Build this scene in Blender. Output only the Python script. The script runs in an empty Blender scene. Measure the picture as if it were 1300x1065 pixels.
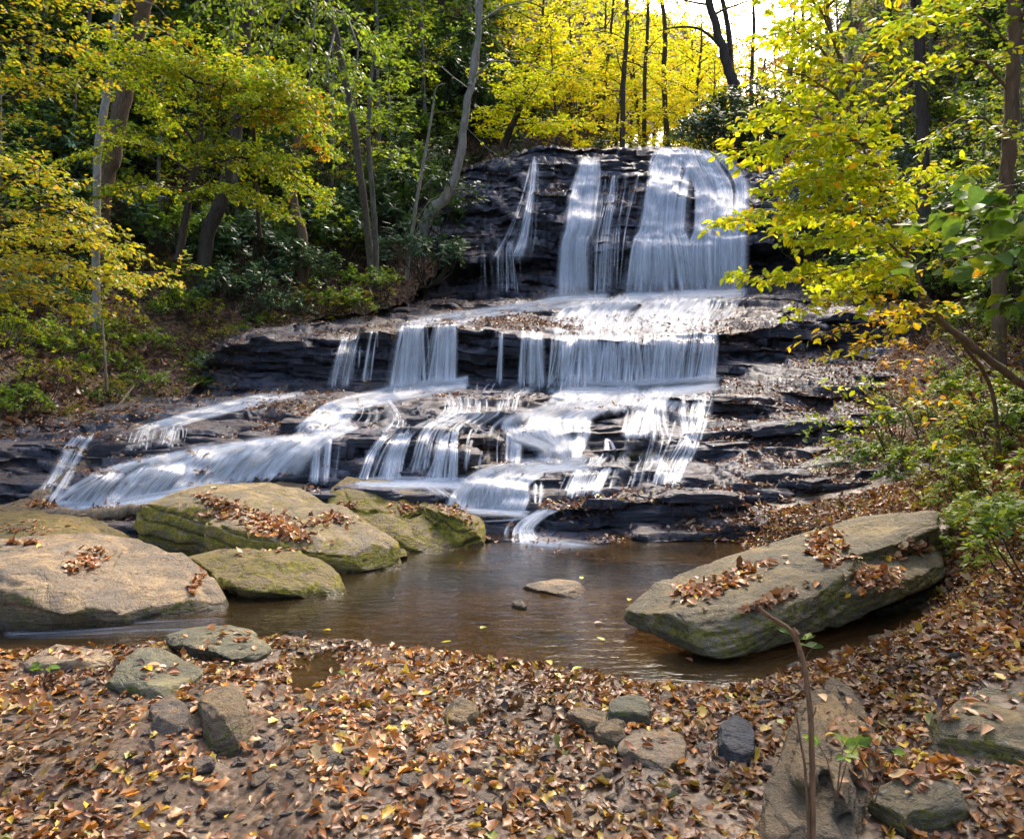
import bpy, bmesh, math, random
import numpy as np
from mathutils import Vector
from mathutils.bvhtree import BVHTree

rng = np.random.default_rng(7)
random.seed(7)
F = 1020.0      # focal length of the photograph in its own pixels
HZ = 480.0      # row of the horizon
CAMZ = 1.7
col = bpy.data.collections.new('scene'); bpy.context.scene.collection.children.link(col)

# ------------------------------------------------------------------ measuring
def W(px, py, d):
    """a point seen at photo column px, row py, at distance d (metres)"""
    return ((px-650.0)/F*d, d, CAMZ+(HZ-py)/F*d)
def G(px, py, z=0.0):
    """a point seen at px, py (below the horizon) that lies at height z"""
    d = (CAMZ-z)*F/(py-HZ)
    return ((px-650.0)/F*d, d, z)

# ------------------------------------------------------------------ noise
def _h(ix, iy, iz, seed):
    h = (ix.astype(np.int64)*374761393 + iy.astype(np.int64)*668265263 + iz.astype(np.int64)*2147483647 + seed*1274126177) & 0xFFFFFFFF
    h = ((h ^ (h >> 13))*1274126177) & 0xFFFFFFFF
    h = ((h ^ (h >> 16))*2246822519) & 0xFFFFFFFF
    h = h ^ (h >> 15)
    return (h & 0xFFFFFF)/float(0xFFFFFF)
def vn(x, y, z, seed=0):
    x, y, z = np.broadcast_arrays(np.asarray(x, float), np.asarray(y, float), np.asarray(z, float))
    ix, iy, iz = np.floor(x), np.floor(y), np.floor(z)
    fx, fy, fz = x-ix, y-iy, z-iz
    fx = fx*fx*(3-2*fx); fy = fy*fy*(3-2*fy); fz = fz*fz*(3-2*fz)
    r = 0
    for a in (0, 1):
        wx = fx if a else 1-fx
        for b in (0, 1):
            wy = fy if b else 1-fy
            for c in (0, 1):
                wz = fz if c else 1-fz
                r = r + wx*wy*wz*_h(ix+a, iy+b, iz+c, seed)
    return r
def fbm(x, y, z, seed=0, o=4, g=0.5):
    s, a, t = 0, 1.0, 0
    for k in range(o):
        s = s + a*(vn(x*2**k, y*2**k, z*2**k, seed+k*17)-0.5); t += a; a *= g
    return 2*s/t
def sst(a, b, x):
    t = np.clip((x-a)/(b-a), 0, 1); return t*t*(3-2*t)

# ------------------------------------------------------------------ meshes
def mesh_from(name, V, Fc, smooth=True, mats=(), colr=None, uv=None):
    """V (n,3); Fc (m,k) array of k-gons, or list of such arrays"""
    me = bpy.data.meshes.new(name)
    V = np.ascontiguousarray(V, dtype=np.float32)
    if not isinstance(Fc, (list, tuple)): Fc = [Fc]
    Fc = [np.asarray(f, dtype=np.int32) for f in Fc if len(f)]
    loops = np.concatenate([f.ravel() for f in Fc]); tot = np.concatenate([np.full(len(f), f.shape[1], np.int32) for f in Fc])
    st = np.concatenate([[0], np.cumsum(tot)[:-1]]).astype(np.int32)
    me.vertices.add(len(V)); me.vertices.foreach_set('co', V.ravel())
    me.loops.add(len(loops)); me.loops.foreach_set('vertex_index', loops)
    me.polygons.add(len(tot)); me.polygons.foreach_set('loop_start', st)
    try: me.polygons.foreach_set('loop_total', tot)
    except Exception: pass
    me.update(calc_edges=True)
    if smooth: me.polygons.foreach_set('use_smooth', np.ones(len(tot), bool))
    if colr is not None:
        a = me.color_attributes.new('col', 'FLOAT_COLOR', 'POINT')
        c = np.ones((len(V), 4), np.float32); c[:, :colr.shape[1]] = colr
        a.data.foreach_set('color', c.ravel())
    if uv is not None:
        l = me.uv_layers.new(name='UVMap'); l.data.foreach_set('uv', uv[loops].astype(np.float32).ravel())
    for m in mats: me.materials.append(m)
    return me
def link(name, me, parent=None, loc=None):
    o = bpy.data.objects.new(name, me); col.objects.link(o)
    if parent is not None: o.parent = parent
    if loc is not None: o.location = loc
    return o
def tag(o, label=None, cat=None, group=None, kind=None):
    if label: o['label'] = label
    if cat: o['category'] = cat
    if group: o['group'] = group
    if kind: o['kind'] = kind
    return o
def thing(name, label, cat, loc=(0, 0, 0), group=None):
    o = bpy.data.objects.new(name, None); col.objects.link(o); o.location = loc
    o.empty_display_size = 0.1
    return tag(o, label, cat, group)
def grid_faces(nr, nc):
    i = np.arange(nr*nc).reshape(nr, nc)
    return np.stack([i[:-1, :-1], i[:-1, 1:], i[1:, 1:], i[1:, :-1]], -1).reshape(-1, 4)
def frame_of(t):
    t = t/np.linalg.norm(t); a = np.array([0, 0, 1.0]) if abs(t[2]) < 0.9 else np.array([1.0, 0, 0])
    n = np.cross(t, a); n /= np.linalg.norm(n); return n, np.cross(t, n)
class Tubes:
    """collects tapering tubes into one mesh"""
    def __init__(s): s.V = []; s.Q = []; s.n = 0
    def add(s, P, R, k=6, rough=0.0):
        P = np.asarray(P, float); R = np.asarray(R, float); m = len(P)
        T = np.gradient(P, axis=0); n, b = frame_of(T[0])
        a = np.arange(k)/k*2*np.pi; ca, sa = np.cos(a), np.sin(a)
        rings = []
        for i in range(m):
            t = T[i]/(np.linalg.norm(T[i])+1e-9); n = n-t*np.dot(n, t); n /= np.linalg.norm(n)+1e-9; b = np.cross(t, n)
            r = R[i]*(1+rough*(rng.random(k)-0.5))
            rings.append(P[i]+np.outer(ca*r, n)+np.outer(sa*r, b))
        V = np.concatenate(rings+[P[-1:]+T[-1:]*0.02])
        i = np.arange(m*k).reshape(m, k); j = np.roll(i, -1, 1)
        Q = np.stack([i[:-1], j[:-1], j[1:], i[1:]], -1).reshape(-1, 4)
        tip = m*k
        cap = np.stack([i[-1], j[-1], np.full(k, tip), np.full(k, tip)], -1)
        s.V.append(V); s.Q.append(Q+s.n); s.n += len(V)
        return s
    def mesh(s, name, mats): return mesh_from(name, np.concatenate(s.V), np.concatenate(s.Q), True, mats)
def smooth_path(P, n):
    P = np.asarray(P, float); m = len(P); t = np.linspace(0, m-1, n); i = np.clip(np.floor(t).astype(int), 0, m-2); f = (t-i)[:, None]
    p0 = P[np.maximum(i-1, 0)]; p1 = P[i]; p2 = P[i+1]; p3 = P[np.minimum(i+2, m-1)]
    return 0.5*((2*p1)+(-p0+p2)*f+(2*p0-5*p1+4*p2-p3)*f*f+(-p0+3*p1-3*p2+p3)*f**3)

# ------------------------------------------------------------------ materials
class NT:
    def __init__(s, name):
        s.m = bpy.data.materials.new(name); s.m.use_nodes = True; s.t = s.m.node_tree; s.t.nodes.clear(); s.out = s.n('ShaderNodeOutputMaterial')
    def n(s, typ, **kw):
        nd = s.t.nodes.new(typ)
        for k, v in kw.items():
            if k[0] == '_': setattr(nd, k[1:], v)
            else: s.set(nd, k, v)
        return nd
    def set(s, nd, k, v):
        key = k.replace('__', ' ')
        try: sock = nd.inputs[int(k[1:])] if k[0] == 'i' and k[1:].isdigit() else nd.inputs[key]
        except KeyError: raise
        if isinstance(v, bpy.types.NodeSocket): s.t.links.new(v, sock)
        elif isinstance(v, bpy.types.Node): s.t.links.new(v.outputs[0], sock)
        else: sock.default_value = v
    def noise(s, vec, scale, detail=4, rough=0.55, dist=0.0):
        return s.n('ShaderNodeTexNoise', Vector=vec, Scale=scale, Detail=detail, Roughness=rough, Distortion=dist).outputs[0]
    def map(s, vec, sc=(1, 1, 1), rot=(0, 0, 0)):
        return s.n('ShaderNodeMapping', Vector=vec, Scale=sc, Rotation=rot).outputs[0]
    def ramp(s, f, stops, interp='LINEAR'):
        r = s.n('ShaderNodeValToRGB', Fac=f); r.color_ramp.interpolation = interp; e = r.color_ramp.elements
        while len(e) < len(stops): e.new(0.5)
        for k, (p, c) in enumerate(stops): e[k].position = p; e[k].color = (c if len(c) == 4 else (*c, 1)) if isinstance(c, tuple) else (c, c, c, 1)
        return r.outputs[0]
    def mix(s, f, a, b, typ='MIX'):
        m = s.n('ShaderNodeMix', _data_type='RGBA', _blend_type=typ)
        for sk, v in ((m.inputs[0], f), (m.inputs[6], a), (m.inputs[7], b)):
            if isinstance(v, bpy.types.NodeSocket): s.t.links.new(v, sk)
            else: sk.default_value = (*v, 1) if isinstance(v, tuple) and len(v) == 3 else v
        return m.outputs[2]
    def math(s, op, a, b=0.0, c=0.0, clamp=False):
        m = s.n('ShaderNodeMath', _operation=op, _use_clamp=clamp)
        for k, v in enumerate((a, b, c)):
            if isinstance(v, bpy.types.NodeSocket): s.t.links.new(v, m.inputs[k])
            else: m.inputs[k].default_value = v
        return m.outputs[0]
    def bump(s, h, strength, dist, normal=None):
        b = s.n('ShaderNodeBump', Height=h, Strength=strength, Distance=dist)
        if normal is not None: s.set(b, 'Normal', normal)
        return b.outputs[0]
    def done(s, sh): s.t.links.new(sh.outputs[0] if isinstance(sh, bpy.types.Node) else sh, s.out.inputs[0]); return s.m

def upness(t):
    g = t.n('ShaderNodeNewGeometry'); sx = t.n('ShaderNodeSeparateXYZ', Vector=g.outputs['Normal'])
    return g.outputs['Position'], sx.outputs[2]

def rock_mat(name, base_a, base_b, dark=(0.05, 0.045, 0.035), moss=0.3, mosscol=(0.10, 0.11, 0.012), lichen=0.3, rough=(0.55, 0.85), scale=1.0, wetline=True, strat=(1, 1, 4), stain=(0.28, 0.17, 0.07)):
    t = NT(name); pos, up = upness(t)
    p = t.map(pos, tuple(scale*v for v in strat))
    n1 = t.noise(pos, 1.7*scale, 5, 0.6, 0.4); n2 = t.noise(p, 9, 6, 0.65, 0.6); n3 = t.noise(pos, 55*scale, 5, 0.7); n4 = t.noise(pos, 6*scale, 6, 0.7, 1.5)
    c = t.mix(t.ramp(n1, [(0.35, 0.0), (0.65, 1.0)]), base_a, base_b)
    c = t.mix(t.ramp(n2, [(0.40, 0.0), (0.75, 0.7)]), c, stain)
    c = t.mix(t.ramp(n2, [(0.28, 0.9), (0.44, 0.0)]), c, dark)
    cr = t.n('ShaderNodeTexVoronoi', _feature='DISTANCE_TO_EDGE', Vector=t.mix(0.22, pos, t.n('ShaderNodeTexNoise', Vector=pos, Scale=3.0*scale, Detail=5.0).outputs[1]), Scale=2.6*scale).outputs[0]
    crk = t.math('MULTIPLY', t.ramp(cr, [(0.0, 1.0), (0.012, 0.0)]), t.ramp(n1, [(0.54, 0.0), (0.64, 1.0)]))
    c = t.mix(t.math('MULTIPLY', crk, 0.3), c, dark)
    c = t.mix(0.85, c, t.ramp(n3, [(0.28, 0.30), (0.72, 1.15)]), 'MULTIPLY')
    c = t.mix(1.0, c, t.ramp(t.noise(pos, 3.1*scale, 3), [(0.3, 0.72), (0.7, 1.15)]), 'MULTIPLY')
    big = t.noise(pos, 2.6*scale, 6, 0.68, 1.0); spt = t.noise(pos, 20*scale, 5, 0.75, 0.3)
    c = t.mix(t.ramp(big, [(0.50, 0.0), (0.60, 0.75)]), c, tuple(v*k for v, k in zip(base_b, (0.55, 0.58, 0.66))))
    c = t.mix(t.ramp(big, [(0.36, 0.6), (0.46, 0.0)]), c, tuple(v*k for v, k in zip(base_a, (1.25, 1.15, 0.95))))
    c = t.mix(t.ramp(spt, [(0.60, 0.0), (0.68, 0.7)]), c, dark)
    if lichen:
        li = t.math('MULTIPLY', t.ramp(t.noise(pos, 14*scale, 5, 0.75, 0.8), [(0.60, 0.0), (0.66, 1.0)]), lichen)
        c = t.mix(li, c, (0.42, 0.44, 0.34))
    # shade of sides and undersides put into the colour, moss on the shoulders
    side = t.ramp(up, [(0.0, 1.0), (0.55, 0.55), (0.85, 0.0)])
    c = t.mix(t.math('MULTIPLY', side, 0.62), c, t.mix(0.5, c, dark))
    if moss:
        ms = t.math('ADD', n4, t.math('MULTIPLY', side, 0.16))
        mm = t.ramp(ms, [(0.66-0.30*moss, 0.0), (0.74-0.30*moss, 1.0)])
        mm = t.math('MULTIPLY', mm, t.ramp(up, [(0.0, 0.35), (0.25, 1.0), (0.8, 1.0), (0.97, 0.35)]))
        mc = t.mix(t.ramp(t.noise(pos, 30, 4), [(0.3, 0.0), (0.7, 1.0)]), tuple(0.6*v for v in mosscol), tuple(2.0*v for v in mosscol))
        c = t.mix(mm, c, mc)
    ro = t.n('ShaderNodeMapRange', Value=n4, i3=rough[0], i4=rough[1]).outputs[0]
    if wetline:
        z = t.n('ShaderNodeSeparateXYZ', Vector=pos).outputs[2]
        wet = t.ramp(t.math('ADD', z, t.math('MULTIPLY', n4, 0.06)), [(0.045, 1.0), (0.085, 0.0)])
        c = t.mix(t.math('MULTIPLY', wet, 0.7), c, t.mix(1.0, c, (0.25, 0.2, 0.15), 'MULTIPLY'))
        ro = t.math('MULTIPLY', ro, t.math('SUBTRACT', 1.0, t.math('MULTIPLY', wet, 0.6)))
    h = t.math('ADD', t.math('MULTIPLY', n2, 0.8), t.math('MULTIPLY', n3, 0.35))
    h = t.math('ADD', h, t.math('MULTIPLY', t.noise(pos, 160*scale, 3, 0.7), 0.15))
    h = t.math('SUBTRACT', h, t.math('MULTIPLY', crk, 0.25))
    h = t.math('ADD', h, t.math('MULTIPLY', big, 1.6))
    b = t.bump(h, 1.0, 0.07/scale)
    return t.done(t.n('ShaderNodeBsdfPrincipled', Base__Color=c, Roughness=ro, Normal=b))

def cliff_mat():
    t = NT('wet_rock'); pos, up = upness(t)
    p = t.map(pos, (0.9, 0.9, 7.0)); pf = t.map(pos, (2.5, 2.5, 22.0))
    n1 = t.noise(pos, 0.5, 5, 0.6); n2 = t.noise(p, 1.0, 8, 0.68, 0.5); n3 = t.noise(pf, 1.6, 6, 0.7); n4 = t.noise(pos, 4.0, 6, 0.7); n5 = t.noise(pos, 22, 4, 0.7)
    c = t.mix(t.ramp(n2, [(0.35, 0.0), (0.62, 1.0)]), (0.022, 0.026, 0.040), (0.085, 0.098, 0.145))
    c = t.mix(t.ramp(n1, [(0.45, 0.0), (0.68, 0.65)]), c, (0.085, 0.055, 0.035))
    c = t.mix(t.ramp(n3, [(0.52, 0.0), (0.72, 0.7)]), c, (0.20, 0.18, 0.165))
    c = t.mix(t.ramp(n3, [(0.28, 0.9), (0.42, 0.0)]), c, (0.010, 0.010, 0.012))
    # greenish algae
    c = t.mix(t.math('MULTIPLY', t.ramp(t.noise(pos, 1.1, 5, 0.7), [(0.58, 0.0), (0.68, 0.7)]), t.ramp(up, [(0.1, 0.2), (0.6, 1.0)])), c, (0.055, 0.07, 0.012))
    # brown leaf mush lying on flat spots
    lm = t.math('MULTIPLY', t.ramp(up, [(0.55, 0.0), (0.85, 1.0)]), t.ramp(n4, [(0.42, 0.0), (0.55, 1.0)]))
    lc = t.ramp(n5, [(0.35, (0.02, 0.012, 0.010)), (0.5, (0.10, 0.05, 0.028)), (0.65, (0.20, 0.12, 0.07))])
    c = t.mix(t.math('MULTIPLY', lm, 0.45), c, lc)
    c = t.mix(t.math('MULTIPLY', t.ramp(up, [(0.25, 1.0), (0.7, 0.0)]), 0.55), c, (0.012, 0.013, 0.018))  # painted shade: steep faces and crevices blackened in the base colour
    ro = t.ramp(n4, [(0.3, 0.20), (0.7, 0.48)])
    ro = t.math('MAXIMUM', ro, t.math('MULTIPLY', lm, 0.7))
    h = t.math('ADD', t.math('ADD', t.math('MULTIPLY', n2, 1.0), t.math('MULTIPLY', n3, 0.5)), t.math('MULTIPLY', n5, 0.18))
    b = t.bump(h, 0.9, 0.10)
    return t.done(t.n('ShaderNodeBsdfPrincipled', Base__Color=c, Roughness=ro, Specular__IOR__Level=0.6, Normal=b))

def soil_mat(name='leafy_soil', bright=1.0, green=0.25):
    t = NT(name); pos, up = upness(t)
    v = t.n('ShaderNodeTexVoronoi', Vector=pos, Scale=16.0, Randomness=1.0)
    v2 = t.n('ShaderNodeTexVoronoi', Vector=t.map(pos, (1, 1, 1), (0.4, 0.2, 0.9)), Scale=23.0)
    n1 = t.noise(pos, 0.8, 5, 0.65); n2 = t.noise(pos, 7, 5, 0.7)
    s1 = t.n('ShaderNodeSeparateColor', Color=v.outputs['Color']).outputs[0]
    c = t.ramp(s1, [(0.0, tuple(bright*x for x in (0.035, 0.016, 0.010))), (0.35, tuple(bright*x for x in (0.10, 0.045, 0.022))), (0.7, tuple(bright*x for x in (0.20, 0.10, 0.045))), (0.95, tuple(bright*x for x in (0.32, 0.19, 0.09)))])
    c = t.mix(1.0, c, t.ramp(n2, [(0.3, 0.3), (0.65, 1.1)]), 'MULTIPLY')
    c = t.mix(t.ramp(n1, [(0.5, 0.0), (0.7, green*2.2)]), c, (0.035, 0.05, 0.010))
    c = t.mix(t.ramp(n2, [(0.3, 0.8), (0.42, 0.0)]), c, (0.012, 0.009, 0.007))
    h = t.math('ADD', t.math('MULTIPLY', v.outputs[0], 0.5), t.math('ADD', n2, t.math('MULTIPLY', v2.outputs[0], 0.4)))
    return t.done(t.n('ShaderNodeBsdfPrincipled', Base__Color=c, Roughness=0.8, Normal=t.bump(h, 0.8, 0.06)))

def ground_mat():
    t = NT('wet_streambank'); pos, up = upness(t)
    n1 = t.noise(pos, 2.0, 5, 0.65); n2 = t.noise(pos, 18, 6, 0.7); v = t.n('ShaderNodeTexVoronoi', Vector=pos, Scale=24.0)
    s1 = t.n('ShaderNodeSeparateColor', Color=v.outputs['Color']).outputs[0]
    c = t.ramp(s1, [(0.0, (0.045, 0.024, 0.014)), (0.4, (0.12, 0.065, 0.032)), (0.8, (0.20, 0.12, 0.06)), (1.0, (0.30, 0.21, 0.12))])
    c = t.mix(t.ramp(n1, [(0.4, 0.0), (0.6, 0.8)]), c, (0.085, 0.052, 0.028))
    c = t.mix(1.0, c, t.ramp(n2, [(0.3, 0.45), (0.7, 1.2)]), 'MULTIPLY')
    ro = t.ramp(n1, [(0.4, 0.30), (0.6, 0.75)])
    h = t.math('ADD', t.math('MULTIPLY', t.ramp(v.outputs[0], [(0.0, 1.0), (0.6, 0.0)]), 0.6), t.math('MULTIPLY', n2, 0.6))
    return t.done(t.n('ShaderNodeBsdfPrincipled', Base__Color=c, Roughness=ro, Normal=t.bump(h, 0.7, 0.02)))

def pool_mat():
    t = NT('pool_water'); pos, up = upness(t)
    n = t.noise(t.map(pos, (2.2, 6.0, 1)), 2.2, 4, 0.55, 0.6); n2 = t.noise(t.map(pos, (5, 13, 1)), 2.5, 3, 0.6, 0.3)
    h = t.math('ADD', n, t.math('MULTIPLY', n2, 0.35)); b = t.bump(h, 0.20, 0.03)
    fr = t.n('ShaderNodeFresnel', IOR=1.333, Normal=b)
    tr = t.n('ShaderNodeBsdfTransparent', Color=(0.60, 0.46, 0.28, 1))
    df = t.n('ShaderNodeBsdfDiffuse', Color=(0.10, 0.065, 0.028, 1), Normal=b)
    m0 = t.n('ShaderNodeMixShader', Fac=0.22, i1=tr, i2=df)
    gl = t.n('ShaderNodeBsdfGlossy', Roughness=0.07, Normal=b, Color=(1, 1, 1, 1))
    f = t.math('ADD', t.math('MULTIPLY', fr.outputs[0], 1.35), 0.03, clamp=True)
    return t.done(t.n('ShaderNodeMixShader', Fac=f, i1=m0, i2=gl))

def falls_mat(name='falling_water', dens=1.0):
    """silky white water: streaks run along V of every strand"""
    t = NT(name); uv = t.n('ShaderNodeUVMap').outputs[0]
    s = t.n('ShaderNodeSeparateXYZ', Vector=uv); u, v = s.outputs[0], s.outputs[1]
    at = t.n('ShaderNodeAttribute', _attribute_name='col'); ar = t.n('ShaderNodeSeparateColor', Color=at.outputs[0])
    w = t.math('FRACT', u); e = t.math('MULTIPLY', t.math('MULTIPLY', w, t.math('SUBTRACT', 1.0, w)), 4.0)
    e = t.math('POWER', e, 1.3)
    st = t.noise(t.map(uv, (3.0, 1.2, 1)), 1.0, 3, 0.6); st = t.ramp(st, [(0.30, 0.5), (0.62, 1.0)])
    a = t.math('MULTIPLY', t.math('MULTIPLY', e, st), t.math('MULTIPLY', ar.outputs[0], dens), clamp=True)
    g = t.n('ShaderNodeNewGeometry'); nn = t.n('ShaderNodeVectorMath', _operation='ADD', i0=g.outputs['Normal'], i1=(0.0, 0.0, 1.3)); nn = t.n('ShaderNodeVectorMath', _operation='NORMALIZE', i0=nn.outputs[0]).outputs[0]   # aerated water scatters light from above
    df = t.n('ShaderNodeBsdfDiffuse', Color=(0.95, 0.97, 1.0, 1), Normal=nn); tl = t.n('ShaderNodeBsdfTranslucent', Color=(0.93, 0.96, 1.0, 1))
    gl = t.n('ShaderNodeBsdfGlossy', Roughness=0.35, Color=(0.9, 0.95, 1, 1))
    m = t.n('ShaderNodeMixShader', Fac=0.3, i1=df, i2=tl); m = t.n('ShaderNodeMixShader', Fac=0.12, i1=m, i2=gl)
    return t.done(t.n('ShaderNodeMixShader', Fac=a, i1=t.n('ShaderNodeBsdfTransparent'), i2=m))

def leaf_mat(name, transl=0.45, rough=0.45, gain=1.0, spec=0.5):
    t = NT(name); at = t.n('ShaderNodeAttribute', _attribute_name='col').outputs[0]
    g = t.n('ShaderNodeNewGeometry')
    c = t.mix(1.0, at, (gain, gain, gain), 'MULTIPLY')
    n = t.noise(g.outputs['Position'], 40, 3, 0.6); c = t.mix(1.0, c, t.ramp(n, [(0.3, 0.75), (0.7, 1.15)]), 'MULTIPLY')
    pb = t.n('ShaderNodeBsdfPrincipled', Base__Color=c, Roughness=rough, Specular__IOR__Level=spec)
    tl = t.n('ShaderNodeBsdfTranslucent', Color=t.mix(1.0, c, (1.35, 1.25, 0.8), 'MULTIPLY'))
    return t.done(t.n('ShaderNodeMixShader', Fac=transl, i1=pb, i2=tl))

def bark_mat(name, a, b, scale=6.0, moss=0.0):
    t = NT(name); pos, up = upness(t)
    n = t.noise(t.map(pos, (scale, scale, scale*0.25)), 2.0, 6, 0.7, 0.5); n2 = t.noise(pos, 1.5, 4)
    c = t.mix(t.ramp(n, [(0.35, 0.0), (0.65, 1.0)]), a, b)
    if moss: c = t.mix(t.math('MULTIPLY', t.ramp(n2, [(0.5, 0.0), (0.62, 1.0)]), moss), c, (0.09, 0.10, 0.02))
    return t.done(t.n('ShaderNodeBsdfPrincipled', Base__Color=c, Roughness=0.85, Normal=t.bump(n, 0.9, 0.03)))
# ------------------------------------------------------------------ materials used by the setting
M = {}
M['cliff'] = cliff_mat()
M['soil'] = soil_mat('leafy_soil', 0.8, 0.25)
M['soil_r'] = soil_mat('leafy_soil_right', 1.15, 0.3)
M['ground'] = ground_mat()
M['pool'] = pool_mat()
M['falls'] = falls_mat()

# ------------------------------------------------------------------ stepped rock terrace of the falls
NC = 1000
PX = np.linspace(-260, 1330, NC)
ROWS = []   # (py(px), d(px), subdivisions below this row)
def row(py, d, n):
    k = 14
    a = np.interp(PX, [q[0] for q in py], [q[1] for q in py]); b = np.interp(PX, [q[0] for q in d], [q[1] for q in d])
    ker = np.hanning(2*k+1); ker /= ker.sum()
    a = np.convolve(np.pad(a, k, 'edge'), ker, 'valid'); b = np.convolve(np.pad(b, k, 'edge'), ker, 'valid')
    i = len(ROWS)
    a = a+3.0*fbm(PX/34.0, i*3.3, 0.0, 40+i, 3)
    b = b*(1+0.012*fbm(PX/60.0, i*5.1, 1.0, 90+i, 3))
    ROWS.append((a, b, n))
row([(-260, 712), (1330, 712)], [(-260, 7.75), (1330, 7.75)], 0)
row([(-260, 702), (600, 702), (700, 700), (850, 706), (1000, 694), (1330, 690)], [(-260, 8.0), (850, 8.0), (1000, 8.3), (1330, 8.4)], 10)
row([(-260, 668), (0, 660), (400, 655), (600, 676), (652, 682), (700, 676), (800, 676), (880, 668), (960, 655), (1050, 640), (1330, 615)], [(-260, 8.3), (1330, 8.55)], 22)
row([(-260, 660), (0, 655), (400, 640), (600, 668), (660, 672), (760, 664), (860, 655), (950, 640), (1050, 625), (1330, 600)], [(-260, 8.7), (1330, 9.0)], 12)
row([(-260, 650), (0, 650), (170, 645), (400, 622), (500, 622), (590, 650), (640, 664), (700, 640), (760, 630), (840, 630), (900, 622), (960, 612), (1050, 600), (1330, 575)], [(-260, 8.8), (600, 8.8), (1330, 9.2)], 26)
row([(-260, 645), (0, 645), (170, 641), (400, 612), (500, 612), (560, 610), (620, 645), (700, 634), (760, 624), (850, 615), (950, 605), (1050, 596), (1330, 565)], [(-260, 9.0), (400, 9.4), (560, 9.4), (640, 9.1), (1330, 9.8)], 12)
row([(-260, 612), (0, 612), (60, 612), (110, 600), (200, 582), (300, 568), (380, 558), (420, 554), (480, 554), (540, 546), (580, 546), (598, 596), (640, 592), (700, 600), (740, 598), (850, 598), (950, 590), (1050, 578), (1330, 545)], [(-260, 9.4), (0, 9.4), (420, 9.9), (560, 9.9), (600, 9.5), (700, 9.5), (950, 10.0), (1330, 10.2)], 34)
row([(-260, 600), (0, 602), (60, 600), (110, 590), (200, 573), (300, 562), (400, 549), (480, 548), (560, 543), (590, 546), (640, 588), (700, 588), (740, 590), (850, 588), (950, 575), (1050, 562), (1330, 520)], [(-260, 9.9), (100, 10.0), (440, 10.4), (560, 10.3), (640, 10.0), (700, 10.2), (850, 10.6), (1050, 11.0), (1330, 11.2)], 22)
row([(-260, 560), (30, 560), (90, 553), (170, 546), (240, 538), (300, 545), (360, 540), (420, 522), (480, 520), (580, 522), (640, 546), (690, 543), (740, 548), (850, 550), (950, 545), (1050, 530), (1330, 490)], [(-260, 10.4), (90, 10.5), (250, 11.0), (420, 11.3), (580, 11.2), (640, 10.5), (740, 10.8), (950, 11.4), (1330, 11.8)], 32)
row([(-260, 553), (100, 547), (240, 530), (400, 514), (500, 515), (600, 514), (680, 535), (740, 540), (850, 535), (950, 525), (1050, 510), (1330, 470)], [(-260, 11.2), (100, 11.3), (400, 12.2), (600, 12.0), (680, 11.5), (850, 12.0), (1050, 12.8), (1330, 12.8)], 24)
row([(-260, 538), (100, 532), (240, 518), (400, 502), (500, 505), (600, 498), (680, 508), (740, 514), (800, 512), (850, 505), (950, 500), (1050, 485), (1330, 440)], [(-260, 11.5), (100, 11.6), (400, 12.8), (500, 13.0), (600, 12.9), (740, 12.3), (950, 13.1), (1330, 13.4)], 24)
row([(-260, 520), (100, 510), (240, 502), (400, 494), (504, 496), (580, 489), (711, 490), (850, 492), (905, 488), (950, 462), (1000, 448), (1100, 432), (1330, 400)], [(-260, 12.8), (240, 14.2), (400, 14.9), (580, 15.3), (850, 15.0), (950, 15.5), (1330, 15.5)], 26)
row([(-260, 512), (150, 505), (240, 482), (300, 468), (400, 466), (504, 460), (700, 462), (900, 460), (950, 440), (1000, 425), (1100, 410), (1330, 380)], [(-260, 14.0), (150, 15.5), (230, 15.9), (300, 15.2), (400, 15.5), (580, 15.9), (850, 15.7), (950, 15.9), (1330, 15.8)], 20)
row([(-260, 505), (100, 500), (200, 482), (262, 446), (330, 426), (400, 430), (504, 413), (578, 413), (642, 421), (711, 427), (829, 423), (910, 420), (960, 412), (1000, 404), (1100, 393), (1330, 365)], [(-260, 15.0), (150, 16.5), (225, 17), (280, 15.2), (400, 15.2), (580, 15.5), (850, 15.3), (950, 15.8), (1330, 16)], 28)
row([(-260, 500), (150, 490), (240, 436), (300, 418), (400, 408), (560, 403), (700, 410), (820, 408), (940, 402), (1100, 382), (1330, 350)], [(-260, 16.5), (240, 18), (330, 17), (560, 17.6), (1100, 18.0), (1330, 18)], 22)
row([(-260, 430), (240, 410), (400, 398), (560, 392), (700, 396), (820, 394), (940, 390), (1100, 372), (1330, 340)], [(-260, 16.5), (240, 18), (560, 20), (1100, 20), (1330, 20)], 14)
row([(-260, 415), (240, 400), (400, 388), (560, 383), (700, 386), (820, 382), (940, 378), (1100, 362), (1330, 330)], [(-260, 17), (240, 18.5), (560, 20.5), (1100, 20.5), (1330, 20.5)], 12)
row([(-260, 400), (240, 385), (400, 380), (560, 375), (720, 374), (940, 364), (1100, 345), (1330, 320)], [(-260, 19), (240, 21), (560, 23.4), (940, 23.4), (1330, 23)], 16)
row([(-260, 385), (240, 360), (400, 350), (530, 343), (600, 340), (720, 338), (940, 332), (1100, 310), (1330, 290)], [(-260, 20), (240, 22), (560, 24.6), (940, 24.4), (1330, 24)], 22)
row([(-260, 360), (240, 330), (400, 330), (530, 325), (600, 328), (720, 318), (830, 312), (940, 308), (1100, 290), (1330, 260)], [(-260, 20), (240, 22), (560, 23.5), (940, 23.3), (1330, 23)], 16)
row([(-260, 350), (400, 300), (530, 300), (560, 296), (600, 296), (720, 286), (830, 282), (940, 278), (1100, 260), (1330, 230)], [(-260, 21), (240, 23), (560, 23.9), (940, 23.7), (1330, 23)], 18)
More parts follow.
